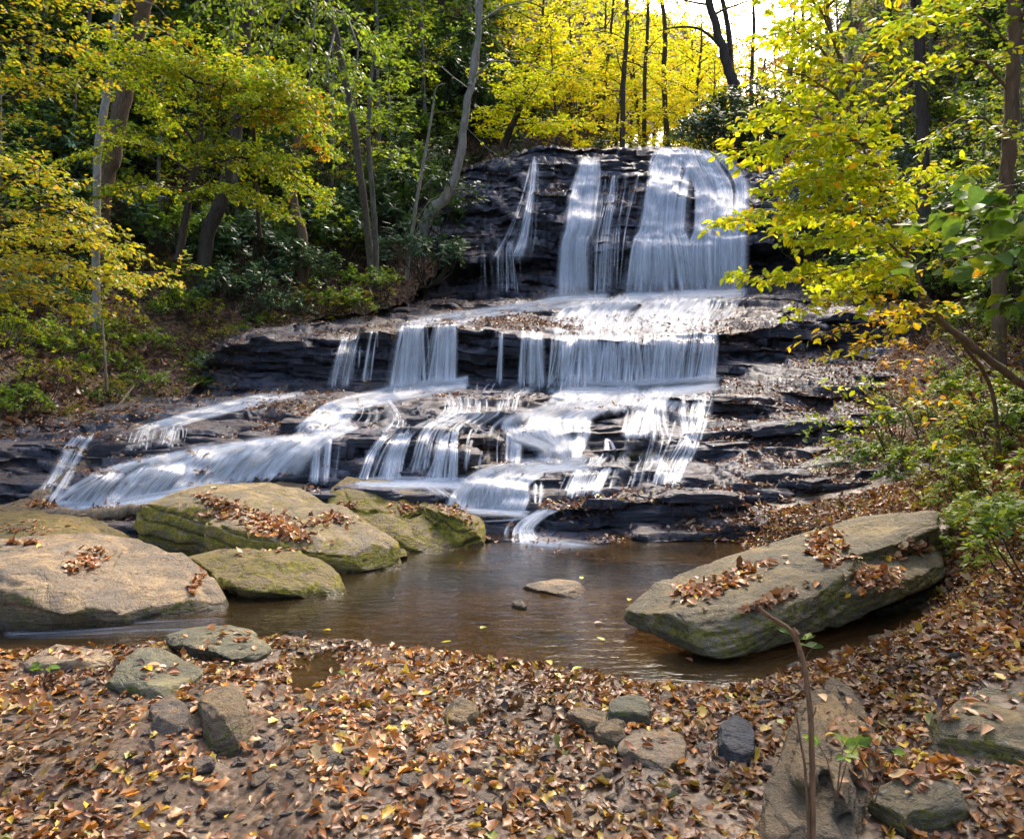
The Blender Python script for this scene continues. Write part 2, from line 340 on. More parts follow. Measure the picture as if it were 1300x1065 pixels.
row([(-260, 320), (400, 280), (530, 270), (600, 250), (720, 238), (830, 234), (940, 240), (1100, 220), (1330, 200)], [(-260, 22), (240, 24), (560, 25.0), (940, 24.8), (1330, 24)], 32)
row([(-260, 300), (400, 260), (550, 240), (600, 212), (640, 200), (720, 204), (830, 200), (900, 204), (940, 222), (1100, 200), (1330, 180)], [(-260, 23), (240, 25), (560, 26.2), (940, 26.0), (1330, 25)], 28)
row([(-260, 290), (400, 250), (560, 225), (610, 203), (650, 192), (700, 186), (760, 191), (820, 186), (855, 184), (915, 194), (950, 215), (1100, 190), (1330, 170)], [(-260, 24), (240, 26), (560, 27.2), (940, 27.2), (1330, 26)], 14)
row([(-260, 280), (400, 245), (560, 222), (610, 206), (650, 198), (700, 196), (760, 198), (855, 196), (915, 204), (950, 215), (1100, 190), (1330, 165)], [(-260, 30), (560, 34), (1330, 34)], 16)

def build_terrace():
    A = []; Dp = []
    for i in range(1, len(ROWS)):
        n = ROWS[i][2]
        for k in range(n):
            f = k/n
            A.append(ROWS[i-1][0]*(1-f)+ROWS[i][0]*f); Dp.append(ROWS[i-1][1]*(1-f)+ROWS[i][1]*f)
    A.append(ROWS[-1][0]); Dp.append(ROWS[-1][1])
    A = np.array(A); Dp = np.array(Dp); nr = len(A)
    X = (PX[None]-650)/F*Dp; Y = Dp.copy(); Z = CAMZ+(HZ-A)/F*Dp
    sc = Dp/14.0
    # layered, jointed rock
    low = fbm(X*0.22, Y*0.22, 0.0, 5, 3)
    out = np.zeros_like(X)
    for j, (th, ln, am) in enumerate(((0.30, 1.5, 0.34), (0.13, 0.7, 0.20), (0.05, 0.35, 0.06))):
        th = th*np.clip(sc, 0.55, 1.5)
        s = (Z+0.16*low+0.045*X)/th+0.8*fbm(X*0.4, Y*0.4, Z*0.3, 60+j, 3)
        # boundaries of different thickness
        L = np.floor(s); f = s-L
        xb = X/ln+_h(L, L*0, L*0, 7+j)*13+0.7*fbm(X*1.3, Z*1.5, Y*0.5, 70+j, 2)
        B = np.floor(xb); fb = xb-B
        v = _h(L, B, B*0, 31+j); v2 = _h(L, B+1, B*0, 31+j)
        val = v*(1-sst(0.8, 1.0, fb))+v2*sst(0.8, 1.0, fb)
        crev = (1-sst(0.0, 0.14, np.minimum(f, 1-f)))*0.45
        out += am*np.sqrt(sc)*(val-0.5-crev)
    out *= 1+0.6*sst(860, 960, PX)[None]*sst(420, 470, A)
    out += 0.10*fbm(X*0.8, Y*0.8, Z*1.6, 11, 5)*np.sqrt(sc)+0.03*fbm(X*5, Y*5, Z*9, 12, 3)
    # treads break into small flat steps with steep risers
    for j, (th, k) in enumerate(((0.17, 0.95), (0.06, 0.7))):
        th = th*np.clip(sc, 0.6, 1.6); s = (Z+0.10*low+0.03*X)/th+1.5*fbm(X*0.55, Y*0.9, 0, 64+j, 4); L = np.floor(s); f = s-L
        k = k*(1+0.15*sst(860, 960, PX)[None]*(j == 0)); th = th*(1+0.5*sst(860, 960, PX)[None]*(j == 0)) if False else th
        Z = Z+th*k*(sst(0.72, 1.0, f)-f)*(HZ+6 < A)+th*k*0.7*(sst(0.72, 1.0, f)-f)*(HZ+6 >= A)
    Y2 = Y-out
    X2 = X+0.3*out*fbm(X, Z, 0.0, 13, 2)
    Z2 = Z+0.05*fbm(X*1.5, Y*1.5, Z, 14, 3)*sc
    Vv = np.stack([X2, Y2, Z2], -1).reshape(-1, 3)
    return mesh_from('rock_terrace', Vv, grid_faces(nr, NC)[:, ::-1], True, [M['cliff']]), Vv, nr
me, terrV, terrNR = build_terrace()
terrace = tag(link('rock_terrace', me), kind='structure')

# ------------------------------------------------------------------ valley sides
def loft(name, P, nu, nv, mat, amp=0.5, seed=1):
    """P: rows (near to far) of corresponding control points (px,py,d)"""
    P = np.array([[W(*q) for q in r] for r in P])
    a = np.stack([smooth_path(P[:, j], nu) for j in range(P.shape[1])], 1)       # nu x c x 3
    b = np.stack([smooth_path(a[i], nv) for i in range(nu)], 0)
    # stretch the sampling is fine: noise in metres
    X, Y, Z = b[..., 0], b[..., 1], b[..., 2]
    nx = fbm(X*0.5, Y*0.5, Z*0.5, seed, 5, 0.55); ny = fbm(X*1.8, Y*1.8, Z*1.8, seed+3, 4)
    dd = np.clip(Y/14.0, 0.3, 2.5)
    Z = Z+amp*dd*nx*0.8+0.10*amp*dd*ny; Y = Y-amp*dd*0.6*nx
    Vv = np.stack([X, Y, Z], -1).reshape(-1, 3)
    me = mesh_from(name, Vv, grid_faces(nu, nv), True, [mat])
    return tag(link(name, me), kind='structure'), Vv.reshape(nu, nv, 3)
LB = [[(-1500, 1500, 4.0), (-1800, 900, 5.0), (-2600, -400, 8), (-3200, -1800, 9)],
      [(-700, 760, 6.5), (-800, 560, 7.5), (-1400, -200, 11), (-1800, -1600, 13)],
      [(-330, 685, 8.4), (-400, 500, 9.8), (-650, 0, 14), (-1000, -1300, 17)],
      [(-120, 655, 9.5), (-160, 500, 11.0), (-350, 50, 16), (-600, -1100, 20)],
      [(0, 615, 10.4), (0, 480, 12.3), (-100, 100, 18), (-250, -900, 24)],
      [(60, 575, 11.3), (70, 460, 13.5), (60, 120, 20), (0, -800, 28)],
      [(150, 546, 12.9), (170, 435, 15.5), (200, 120, 22.5), (220, -650, 32)],
      [(235, 512, 14.6), (270, 400, 17.5), (330, 120, 25.5), (400, -500, 38)],
      [(300, 432, 16.3), (360, 360, 20), (430, 120, 29), (520, -350, 44)],
      [(400, 410, 17.8), (440, 330, 22), (520, 120, 33), (620, -200, 52)],
      [(500, 392, 20.0), (520, 290, 24.5), (600, 120, 38), (700, -60, 62)],
      [(548, 372, 22.6), (566, 250, 27), (670, 130, 44), (780, 0, 74)],
      [(575, 300, 25.6), (610, 203, 30), (740, 140, 50), (860, 30, 90)],
      [(612, 215, 28.5), (680, 175, 35), (800, 150, 58), (900, 60, 105)],
      [(700, 196, 34), (760, 180, 44), (850, 155, 70), (930, 90, 120)]]
left_bank, LBV = loft('left_hillside', LB, 330, 300, M['soil'], 0.55, 21)
RB = [[(1560, 1500, 2.2), (1900, 1300, 2.2), (2600, 700, 2.6), (4200, -800, 3.5), (5200, -2600, 4)],
      [(1330, 960, 3.4), (1500, 850, 3.4), (1850, 500, 3.6), (2500, -500, 4.5), (3000, -1900, 5)],
      [(1290, 800, 5.1), (1400, 720, 4.9), (1600, 480, 4.9), (2000, -300, 5.6), (2500, -1600, 6.5)],
      [(1180, 725, 6.9), (1290, 660, 6.5), (1480, 470, 6.6), (1800, -150, 7.3), (2250, -1400, 8.5)],
      [(1120, 672, 8.5), (1240, 590, 8.2), (1420, 420, 8.6), (1700, -50, 9.5), (2100, -1150, 11)],
      [(1060, 628, 10.0), (1200, 530, 10.0), (1360, 370, 10.8), (1600, 0, 12), (1950, -950, 14.5)],
      [(1062, 560, 12.0), (1190, 475, 12.2), (1320, 330, 13.3), (1520, 0, 15), (1850, -800, 18.5)],
      [(1080, 482, 14.6), (1180, 420, 15), (1280, 290, 16.5), (1440, 0, 19), (1730, -680, 23)],
      [(1095, 420, 17.2), (1160, 365, 18), (1240, 250, 20), (1370, 0, 23), (1600, -560, 29)],
      [(1040, 372, 20.6), (1110, 320, 22), (1190, 220, 25), (1290, 20, 29), (1480, -440, 37)],
      [(985, 300, 24.4), (1050, 255, 26), (1120, 180, 30), (1200, 20, 36), (1360, -320, 47)],
      [(958, 225, 27.0), (1005, 190, 31), (1060, 140, 38), (1120, 20, 46), (1250, -220, 62)],
      [(945, 205, 32), (980, 172, 40), (1015, 130, 50), (1060, 40, 62), (1150, -140, 85)]]
right_bank, RBV = loft('right_hillside', RB, 330, 320, M['soil_r'], 0.45, 51)
# valley floor above the falls and the far wooded slope that closes the valley
xs = np.linspace(-70, 90, 90); ys = np.linspace(29, 170, 80)
Xg, Yg = np.meshgrid(xs, ys); Zg = 9.1+0.03*(Yg-29)+np.clip(Yg-55, 0, None)*0.20+1.0*fbm(Xg*0.1, Yg*0.1, 0, 8, 4)+0.010*np.clip(np.abs(Xg-6)-4, 0, None)**1.6
upper_valley = tag(link('upper_valley', mesh_from('upper_valley', np.stack([Xg, Yg, Zg], -1).reshape(-1, 3), grid_faces(80, 90), True, [M['soil']])), kind='structure')

# ------------------------------------------------------------------ near ground, pool bed and pool
POOL = np.array([(-7, 5.35), (-4.2, 5.2), (-2.9, 5.0), (-2.2, 5.14), (-1.5, 5.2), (-1.05, 5.13), (-0.44, 4.95), (0.23, 4.69), (0.85, 4.42), (1.2, 4.36), (1.75, 4.72), (2.3, 5.1), (3.0, 5.7), (3.2, 6.3), (2.7, 7.0), (2.4, 7.7), (2.2, 9.5), (-7, 9.5)])
def sd_poly(x, y, P):
    d = np.full(x.shape, 1e9); ins = np.zeros(x.shape, bool); n = len(P)
    for i in range(n):
        ax, ay = P[i]; bx, by = P[(i+1) % n]; ex, ey = bx-ax, by-ay
        t = np.clip(((x-ax)*ex+(y-ay)*ey)/(ex*ex+ey*ey), 0, 1)
        d = np.minimum(d, np.hypot(x-ax-t*ex, y-ay-t*ey))
        c = ((ay > y) != (by > y)) & (x < (bx-ax)*(y-ay)/(by-ay+1e-12)+ax); ins ^= c
    return np.where(ins, -d, d)
RUN = np.array([G(405, 838)[:2], G(395, 872)[:2], G(355, 905)[:2], G(315, 965)[:2], G(295, 1065)[:2], G(270, 1300)[:2], G(200, 2200)[:2]])
def sd_line(x, y, P):
    d = np.full(x.shape, 1e9)
    for i in range(len(P)-1):
        ax, ay = P[i]; ex, ey = P[i+1]-P[i]
        t = np.clip(((x-ax)*ex+(y-ay)*ey)/(ex*ex+ey*ey), 0, 1); d = np.minimum(d, np.hypot(x-ax-t*ex, y-ay-t*ey))
    return d
def ground_z(x, y):
    s = sd_poly(x, y, POOL)+0.10*fbm(x*1.5, y*1.5, 0, 3, 3)
    z = np.where(s > 0, 0.012+0.055*sst(0.0, 0.5, s), -0.30*sst(0.0, 0.9, -s))
    r = sd_line(x, y, RUN); z = z-(0.05+0.05*fbm(x*2.2, y*2.2, 5, 15, 3))*(1-sst(0.03, 0.34+0.15*fbm(x*3, y*3, 2, 16, 3), r))*(s > -0.2)
    z = z+0.045*fbm(x*1.3, y*1.3, 0, 4, 4)*sst(-0.5, 0.4, s)+0.018*fbm(x*7, y*7, 0, 6, 3)
    z = z+0.16*np.clip(x-1.15-0.12*np.clip(y-3.6, 0, 3), 0, None)**1.25*sst(0.0, 0.5, s)
    z = z+0.10*np.clip(-x-3.2, 0, None)*sst(0.0, 0.5, s)
    return z
xs = np.linspace(-7.5, 6.5, 620); ys = np.concatenate([np.linspace(-8, 1.6, 60), np.linspace(1.62, 9.0, 420)])
Xg, Yg = np.meshgrid(xs, ys); Zg = ground_z(Xg, Yg)
groundV = np.stack([Xg, Yg, Zg], -1).reshape(-1, 3)
ground = tag(link('ground', mesh_from('ground', groundV, grid_faces(len(ys), len(xs)), True, [M['ground']])), kind='structure')
Xg, Yg = np.meshgrid(np.linspace(-8, 5.5, 160), np.linspace(-7, 9.2, 180))
pool = tag(link('pool_water', mesh_from('pool_water', np.stack([Xg, Yg, Xg*0], -1).reshape(-1, 3), grid_faces(180, 160), True, [M['pool']])), kind='structure')

def bvh_of(*objs):
    V = []; Fc = []; n = 0
    for o in objs:
        me = o.data; v = np.empty(len(me.vertices)*3, np.float32); me.vertices.foreach_get('co', v); v = v.reshape(-1, 3).astype(float); mb = np.array(o.matrix_basis); v = v @ mb[:3, :3].T+mb[:3, 3]
        fs = [tuple(i+n for i in p.vertices) for p in me.polygons]
        V += v.tolist(); Fc += fs; n += len(v)
    return BVHTree.FromPolygons(V, Fc)
CAM = Vector((0, 0, CAMZ))
# ------------------------------------------------------------------ boulders and stones
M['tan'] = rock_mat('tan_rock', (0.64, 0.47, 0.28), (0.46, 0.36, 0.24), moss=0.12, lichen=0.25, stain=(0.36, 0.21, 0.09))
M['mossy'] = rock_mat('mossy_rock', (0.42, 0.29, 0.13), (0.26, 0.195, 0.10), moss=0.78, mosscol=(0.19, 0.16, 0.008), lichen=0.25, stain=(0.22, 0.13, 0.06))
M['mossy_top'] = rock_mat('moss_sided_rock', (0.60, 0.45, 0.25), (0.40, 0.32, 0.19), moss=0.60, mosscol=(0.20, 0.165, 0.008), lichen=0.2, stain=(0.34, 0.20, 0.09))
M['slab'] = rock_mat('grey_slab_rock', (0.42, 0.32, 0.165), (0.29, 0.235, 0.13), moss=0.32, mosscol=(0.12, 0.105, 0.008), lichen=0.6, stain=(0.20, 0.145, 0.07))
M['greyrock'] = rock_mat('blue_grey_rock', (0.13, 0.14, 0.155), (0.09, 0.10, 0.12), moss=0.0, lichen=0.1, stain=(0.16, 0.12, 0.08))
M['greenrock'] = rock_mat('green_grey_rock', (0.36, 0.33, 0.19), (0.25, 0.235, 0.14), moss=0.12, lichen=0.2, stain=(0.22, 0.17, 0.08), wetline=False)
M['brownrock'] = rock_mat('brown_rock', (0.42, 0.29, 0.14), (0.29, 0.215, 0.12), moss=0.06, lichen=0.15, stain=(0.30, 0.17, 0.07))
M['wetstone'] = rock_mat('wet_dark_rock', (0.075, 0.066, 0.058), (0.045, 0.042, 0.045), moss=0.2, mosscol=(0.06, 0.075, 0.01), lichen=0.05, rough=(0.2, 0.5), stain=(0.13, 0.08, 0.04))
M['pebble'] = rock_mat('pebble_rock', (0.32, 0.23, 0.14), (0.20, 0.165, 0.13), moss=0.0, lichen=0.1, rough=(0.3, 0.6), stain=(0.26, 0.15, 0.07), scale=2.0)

def rock_mesh(name, hulls, voxel, mat, chip=0.03, layer=0.02, th=0.08, tilt=(0, 0), bevel=0.02, seed=1, sm=2):
    bm = bmesh.new()
    for pts in hulls:
        vs = [bm.verts.new(p) for p in pts]
        r = bmesh.ops.convex_hull(bm, input=vs)
        bmesh.ops.delete(bm, geom=list({g for g in r['geom_interior']+r['geom_unused'] if isinstance(g, bmesh.types.BMVert)}), context='VERTS')
    me = bpy.data.meshes.new('tmp'); bm.to_mesh(me); bm.free()
    o = bpy.data.objects.new('tmp', me); col.objects.link(o)
    r = o.modifiers.new('r', 'REMESH'); r.mode = 'VOXEL'; r.voxel_size = voxel
    s = o.modifiers.new('s', 'SMOOTH'); s.iterations = max(1, int(bevel/voxel*1.2)); s.factor = 0.5
    dg = bpy.context.evaluated_depsgraph_get(); ev = o.evaluated_get(dg); m2 = bpy.data.meshes.new_from_object(ev)
    bpy.data.objects.remove(o); bpy.data.meshes.remove(me)
    n = len(m2.vertices); V = np.empty(n*3, np.float32); m2.vertices.foreach_get('co', V); V = V.reshape(-1, 3).astype(float)
    N = np.empty(n*3, np.float32); m2.vertices.foreach_get('normal', N); N = N.reshape(-1, 3).astype(float)
    x, y, z = V.T; k = 1.0/max(chip*12, 0.15)
    # facets: quantised low noise gives broken planes
    a = fbm(x*k, y*k, z*k, seed, 4, 0.5); disp = chip*a*1.4
    c = fbm(x*k*2.3+3, y*k*2.3, z*k*2.3, seed+5, 3); disp += chip*0.5*np.round(c*5)/5*0.8
    s = (z-tilt[0]*x-tilt[1]*y)/th+1.2*fbm(x*1.5, y*1.5, z*1.5, seed+9, 3); L = np.floor(s); f = s-L
    bl = np.floor(x/(th*6)+_h(L, L, L, 3)*9+fbm(x*2, y*2, z*2, seed+4, 2))
    sidef = 1-np.abs(N[:, 2]-0)*0.75
    disp += sidef*layer*(_h(L, bl, L*0, seed)-0.5-0.6*(1-sst(0, 0.16, np.minimum(f, 1-f))))
    disp += 0.16*chip*fbm(x*18, y*18, z*18, seed+2, 4, 0.65)
    V += N*disp[:, None]
    # chisel flat facets with crisp arrises
    rg = np.random.default_rng(seed); ext = V.max(0)-V.min(0)
    for q in range(26):
        n_ = rg.normal(size=3); n_[2] = abs(n_[2])*0.8; n_ /= ext**0.35; n_ /= np.linalg.norm(n_)
        dd = V @ n_; mx = dd.max(); cut = chip*(0.3+1.0*rg.random())
        wob = 0.35*chip*fbm(V[:, 0]*k*2, V[:, 1]*k*2, V[:, 2]*k*2, seed+q, 2); V -= n_[None]*(np.clip(dd-(mx-cut)+wob, 0, None)*0.92)[:, None]
    for q in range(14):   # local chips along the body
        c0 = V[rg.integers(n)]; n_ = rg.normal(size=3); n_[2] = abs(n_[2])*0.5; n_ /= np.linalg.norm(n_); R_ = chip*(5+7*rg.random()); w_ = np.linalg.norm(V-c0, axis=1) < R_
        if w_.any():
            dd = (V-c0) @ n_; V -= n_[None]*(np.clip(dd+0.0, 0, chip*0.9)*0.85*w_*(1-sst(0.75, 1.0, np.linalg.norm(V-c0, axis=1)/R_)))[:, None]
    m2.vertices.foreach_set('co', V.astype(np.float32).ravel())
    m2.polygons.foreach_set('use_smooth', np.ones(len(m2.polygons), bool)); m2.materials.clear(); m2.materials.append(mat); m2.name = name; m2.update()
    return m2
ROCKS = {}
def rock(key, name, label, cat, hulls, voxel, mat, group=None, pull=1.0, drop=0.0, **kw):
    if pull != 1.0 or drop:
        hulls = [[(p[0]*pull, p[1]*pull, CAMZ+(p[2]-CAMZ)*pull) for p in h] for h in hulls]
        hulls = [h+[(p[0], p[1], p[2]-drop) for p in h] for h in hulls]
    me = rock_mesh(name, hulls, voxel, M[mat], seed=len(ROCKS)*7+3, **kw)
    o = tag(link(name, me), label, cat, group); ROCKS[key] = o; return o
B = -0.25
def under(pts, z=-0.2, k=1.0):
    cx = sum(p[0] for p in pts)/len(pts); cy = sum(p[1] for p in pts)/len(pts)
    return [(cx+(p[0]-cx)*k, cy+(p[1]-cy)*k, z) for p in pts]

# A: broad pale slab at far left
top = [W(-120, 690, 6.6), W(0, 686, 6.9), W(95, 671, 7.1), W(150, 672, 7.1), W(200, 695, 6.8), W(262, 722, 6.35), W(284, 752, 6.1), W(282, 768, 5.95), W(150, 768, 5.55), W(95, 776, 5.35), W(0, 722, 5.5), W(-120, 716, 5.4)]
low = [G(-140, 800, -.05), G(0, 797, -.05), G(100, 794, -.05), G(150, 790, -.05), G(286, 780, -.05), W(270, 745, 6.7), W(0, 720, 7.2)]
rock('A', 'boulder', 'broad pale tan boulder at the far left with a hollow full of brown leaves', 'boulder', [top+low+under(low, -0.4)], 0.016, 'tan', chip=0.045, layer=0.035, th=0.13, tilt=(-0.12, 0.1), bevel=0.018)
# B: large boulder with olive moss on its left side
top = [W(178, 640, 8.2), W(183, 632, 8.4), W(250, 613, 8.9), W(300, 612, 9.0), W(385, 618, 8.9), W(425, 640, 8.3), W(300, 650, 7.7), W(265, 632, 7.9), W(200, 640, 7.8)]
b1 = top+[W(176, 690, 7.9), W(250, 700, 7.6), W(310, 690, 7.5), W(425, 700, 7.8), W(430, 690, 8.6), W(180, 680, 8.8)]
top2 = [W(262, 664, 7.35), W(300, 650, 7.7), W(420, 640, 8.2), W(450, 655, 7.9), W(500, 686, 7.45), W(503, 700, 7.25), W(450, 697, 7.0), W(365, 690, 6.95), W(318, 672, 7.1)]
b2 = top2+[W(262, 700, 7.3), W(320, 716, 6.95), W(440, 728, 6.95), W(503, 726, 7.15), W(470, 700, 8.1), W(270, 690, 8.0)]
rock('B', 'boulder', 'large stepped boulder with an olive mossy left face and leaves on its shelf', 'boulder', [b1+under(b1[-6:], -0.3), b2+under(b2[-6:], -0.3)], 0.017, 'mossy_top', chip=0.045, layer=0.085, th=0.11, tilt=(-0.1, 0.1), bevel=0.014)
# C: low boulder in front of B
c1 = [W(235, 706, 6.9), W(262, 695, 7.0), W(330, 699, 6.9), W(385, 698, 6.85), W(412, 705, 6.7), W(438, 738, 6.4), W(442, 750, 6.3), W(405, 754, 6.15), W(335, 752, 6.1), W(285, 742, 6.2), W(345, 708, 6.5)]
rock('C', 'boulder', 'low grey boulder with a bright mossy right end, sitting on the edge of the pool', 'boulder', [c1+[G(440, 757, -.03), G(330, 762, -.03), G(270, 752, -.03), G(430, 735, -.03), G(240, 720, -.1)]], 0.014, 'mossy', chip=0.035, layer=0.03, th=0.10, tilt=(-0.15, 0.0), bevel=0.02)
# D: mossy boulder at the pool's back left, three blocks
d1 = [W(410, 618, 9.1), W(425, 607, 9.3), W(500, 606, 9.35), W(530, 618, 9.2), W(548, 648, 8.7), W(520, 652, 8.5), W(470, 645, 8.35), W(430, 640, 8.4), W(412, 635, 8.7), W(420, 660, 8.6), W(540, 668, 8.6), W(530, 640, 9.3)]
d2 = [W(424, 646, 8.4), W(470, 640, 8.5), W(545, 654, 8.5), W(585, 678, 8.3), W(600, 694, 8.1), W(520, 680, 7.95), W(430, 664, 8.1), G(440, 697, 0), G(520, 702, 0), G(600, 698, 0), W(580, 680, 8.6)]
d3 = [W(525, 628, 9.2), W(545, 626, 9.2), W(590, 646, 8.9), W(618, 656, 8.7), W(626, 682, 8.2), W(600, 662, 8.15), W(560, 650, 8.2), W(540, 642, 8.5), G(626, 692, 0), G(585, 697, 0), W(540, 690, 8.4), W(545, 660, 9.0)]
rock('D', 'boulder', 'olive mossed boulder of cracked blocks at the foot of the cascade', 'boulder', [d1, d2+under(d2[-4:], -0.3), d3+under(d3[-4:-1], -0.3)], 0.018, 'mossy', chip=0.045, layer=0.09, th=0.12, tilt=(-0.25, 0.1), bevel=0.02)
# small stones at the foot of B
rock('B2', 'stone', 'small mossy stone in the pool beside the stepped boulder', 'stone', [[W(502, 697, 7.6), W(514, 695, 7.6), W(518, 704, 7.5), W(505, 708, 7.4), G(500, 712, -.05), G(519, 711, -.05), G(510, 702, -.05)]], 0.012, 'mossy', chip=0.012, layer=0.01, th=0.05, bevel=0.012)
rock('B3', 'stone', 'flat dark wet stone at the waterline under the stepped boulder', 'stone', [[W(470, 727, 7.05), W(492, 722, 7.15), W(502, 730, 6.95), W(485, 734, 6.8), G(465, 736, -.04), G(502, 737, -.04), G(490, 728, -.04)]], 0.012, 'wetstone', chip=0.012, layer=0.01, th=0.05, bevel=0.012)
# E: low mossy ledge behind A
e1 = [W(-140, 668, 8.0), W(-20, 652, 8.4), W(60, 648, 8.6), W(120, 660, 8.4), W(175, 668, 8.2), W(176, 690, 7.6), W(90, 676, 7.6), W(0, 690, 7.3), W(-140, 700, 7.3)]
rock('E', 'boulder', 'low mossy rock lying behind the broad pale boulder at the left edge', 'boulder', [e1+under(e1, -0.2)], 0.02, 'mossy', chip=0.04, layer=0.05, th=0.14, bevel=0.03)
e2 = [W(110, 650, 8.9), W(175, 645, 9.0), W(178, 662, 8.5), W(120, 672, 8.3), W(150, 642, 9.1)]
rock('E2', 'boulder', 'brown mossy rock squeezed between the driftwood and the stepped boulder', 'boulder', [e2+under(e2, 0.0)], 0.02, 'mossy', chip=0.03, layer=0.03, th=0.1, bevel=0.03)
e4 = [W(-60, 656, 9.0), W(0, 640, 9.2), W(40, 630, 9.3), W(75, 634, 9.2), W(82, 646, 8.9), W(0, 660, 8.7)]
rock('E4', 'boulder', 'rounded brown rock with leaves on it, at the lower end of the diagonal log', 'boulder', [e4+under(e4, 0.0)], 0.02, 'brownrock', chip=0.03, layer=0.03, th=0.1, bevel=0.03)
e3 = [W(320, 612, 9.5), W(345, 607, 9.6), W(392, 612, 9.5), W(400, 622, 9.2), W(360, 624, 9.1)]
rock('E3', 'boulder', 'small rounded wet rock peeping out behind the stepped boulder', 'boulder', [e3+under(e3, 0.1)], 0.02, 'brownrock', chip=0.03, layer=0.03, th=0.1, bevel=0.03)
# F, G, H ... stones in front
rock('F', 'stone', 'flat topped pale green stone with yellow moss at its left rim, at the pool outlet', 'stone', [[W(206, 806, 5.05), W(218, 798, 5.2), W(262, 790, 5.35), W(285, 789, 5.38), W(325, 797, 5.25), W(350, 820, 4.95), W(352, 826, 4.85), W(325, 836, 4.7), W(298, 830, 4.65), W(245, 818, 4.75), W(212, 812, 4.9), G(215, 822, 0), G(250, 838, 0), G(318, 848, 0), G(350, 836, 0), G(290, 812, 0)]], 0.010, 'greenrock', chip=0.02, layer=0.022, th=0.06, tilt=(-0.1, 0), bevel=0.012)
rock('G', 'stone', 'grey-green wedge shaped stone with one pointed top, left foreground', 'stone', [[W(132, 858, 4.5), W(178, 813, 4.95), W(200, 822, 4.95), W(258, 846, 4.75), W(262, 852, 4.68), W(205, 868, 4.35), G(132, 868, 0), G(205, 884, .0), G(250, 862, 0), G(190, 835, 0)]], 0.009, 'greenrock', chip=0.015, layer=0.012, th=0.05, tilt=(-0.3, 0.2), bevel=0.008, pull=0.945, drop=0.14)
rock('H', 'stone', 'upright angular brown stone with a notched top, left foreground by the small run', 'stone', [[W(252, 880, 3.98), W(270, 874, 4.1), W(302, 868, 4.12), W(318, 905, 3.8), W(322, 930, 3.72), W(300, 945, 3.6), W(282, 905, 3.66), W(256, 912, 3.72), W(262, 940, 3.62), G(258, 948, -.02), G(300, 958, -.02), G(324, 945, -.02), G(300, 915, -.02)], [W(250, 884, 3.95), W(262, 876, 4.05), W(282, 892, 3.9), W(285, 900, 3.72), W(256, 908, 3.72), G(255, 928, 0), G(285, 930, 0)]], 0.007, 'brownrock', chip=0.012, layer=0.010, th=0.05, tilt=(0.4, 0.2), bevel=0.006, pull=0.985, drop=0.06)
rock('I', 'stone', 'long flat sandy stone half sunk in leaves below the broad pale boulder', 'stone', [[W(35, 826, 4.95), W(70, 815, 5.15), W(110, 818, 5.15), W(148, 826, 5.0), W(140, 834, 4.85), W(60, 838, 4.75), G(34, 842, 0), G(146, 842, 0), G(90, 828, 0)]], 0.010, 'tan', chip=0.018, layer=0.012, th=0.05, bevel=0.012, pull=0.945, drop=0.12)
rock('J', 'stone', 'small rounded greyish stone left of the upright angular stone', 'stone', [[W(188, 892, 4.15), W(205, 880, 4.3), W(238, 884, 4.2), W(245, 900, 4.02), W(225, 916, 3.9), W(195, 912, 3.92), G(188, 915, 0), G(242, 918, 0), G(215, 898, 0)]], 0.008, 'pebble', chip=0.014, layer=0.006, th=0.04, bevel=0.016, pull=0.935, drop=0.12)
rock('K', 'stone', 'pointed brown pyramid shaped stone standing alone in the leaves, centre foreground', 'stone', [[W(583, 878, 4.05), W(596, 884, 4.05), W(608, 898, 3.95), W(606, 906, 3.9), W(585, 916, 3.8), W(566, 908, 3.86), W(564, 900, 3.95), G(562, 916, 0), G(590, 922, 0), G(610, 912, 0), G(585, 900, 0)]], 0.006, 'brownrock', chip=0.010, layer=0.010, th=0.03, tilt=(0.8, 0), bevel=0.005, pull=0.985, drop=0.06)
# L: the great tilted slab
s1 = [W(786, 774, 5.5), W(830, 742, 5.85), W(930, 702, 6.35), W(1068, 662, 6.9), W(1110, 664, 6.8), W(1075, 728, 5.5), W(1027, 760, 5.1), W(950, 782, 4.98), W(873, 792, 4.9), W(866, 779, 4.97), W(800, 776, 5.35),
      W(902, 838, 4.74), W(936, 836, 4.8), W(1023, 812, 5.1), W(1094, 777, 5.45), W(795, 792, 5.42), W(850, 815, 5.1), W(1110, 700, 6.9), W(850, 765, 6.1)]
s2 = [W(1040, 755, 5.25), W(1100, 752, 5.45), W(1160, 734, 5.82), W(1197, 716, 6.15), W(1194, 692, 6.5), W(1080, 714, 5.9), W(1050, 715, 6.3), W(1060, 797, 5.3), W(1094, 777, 5.45), W(1160, 752, 5.8), W(1198, 736, 6.1), W(1190, 715, 6.9), W(1080, 740, 6.6), W(1000, 770, 5.7)]
s3 = [W(1068, 661, 6.95), W(1095, 655, 7.0), W(1150, 660, 6.7), W(1180, 647, 6.6), W(1191, 648, 6.5), W(1190, 668, 6.3), W(1140, 690, 6.05), W(1082, 705, 5.95), W(1070, 712, 5.9), W(1195, 690, 6.45), W(1150, 702, 6.1), W(1076, 722, 5.9), W(1120, 700, 6.9), W(1185, 680, 6.9), W(1060, 680, 6.6)]
rock('L', 'slab_boulder', 'huge tilted grey slab with leaves on top jutting over the right of the pool', 'boulder', [s1, s2, s3], 0.016, 'slab', chip=0.014, layer=0.028, th=0.05, tilt=(0.13, 0.12), bevel=0.006)
l2 = [G(1110, 780, .03), G(1200, 752, .03), W(1200, 730, 6.3), W(1160, 735, 6.6), W(1110, 745, 6.6), G(1150, 735, 0), G(1210, 730, .0)]
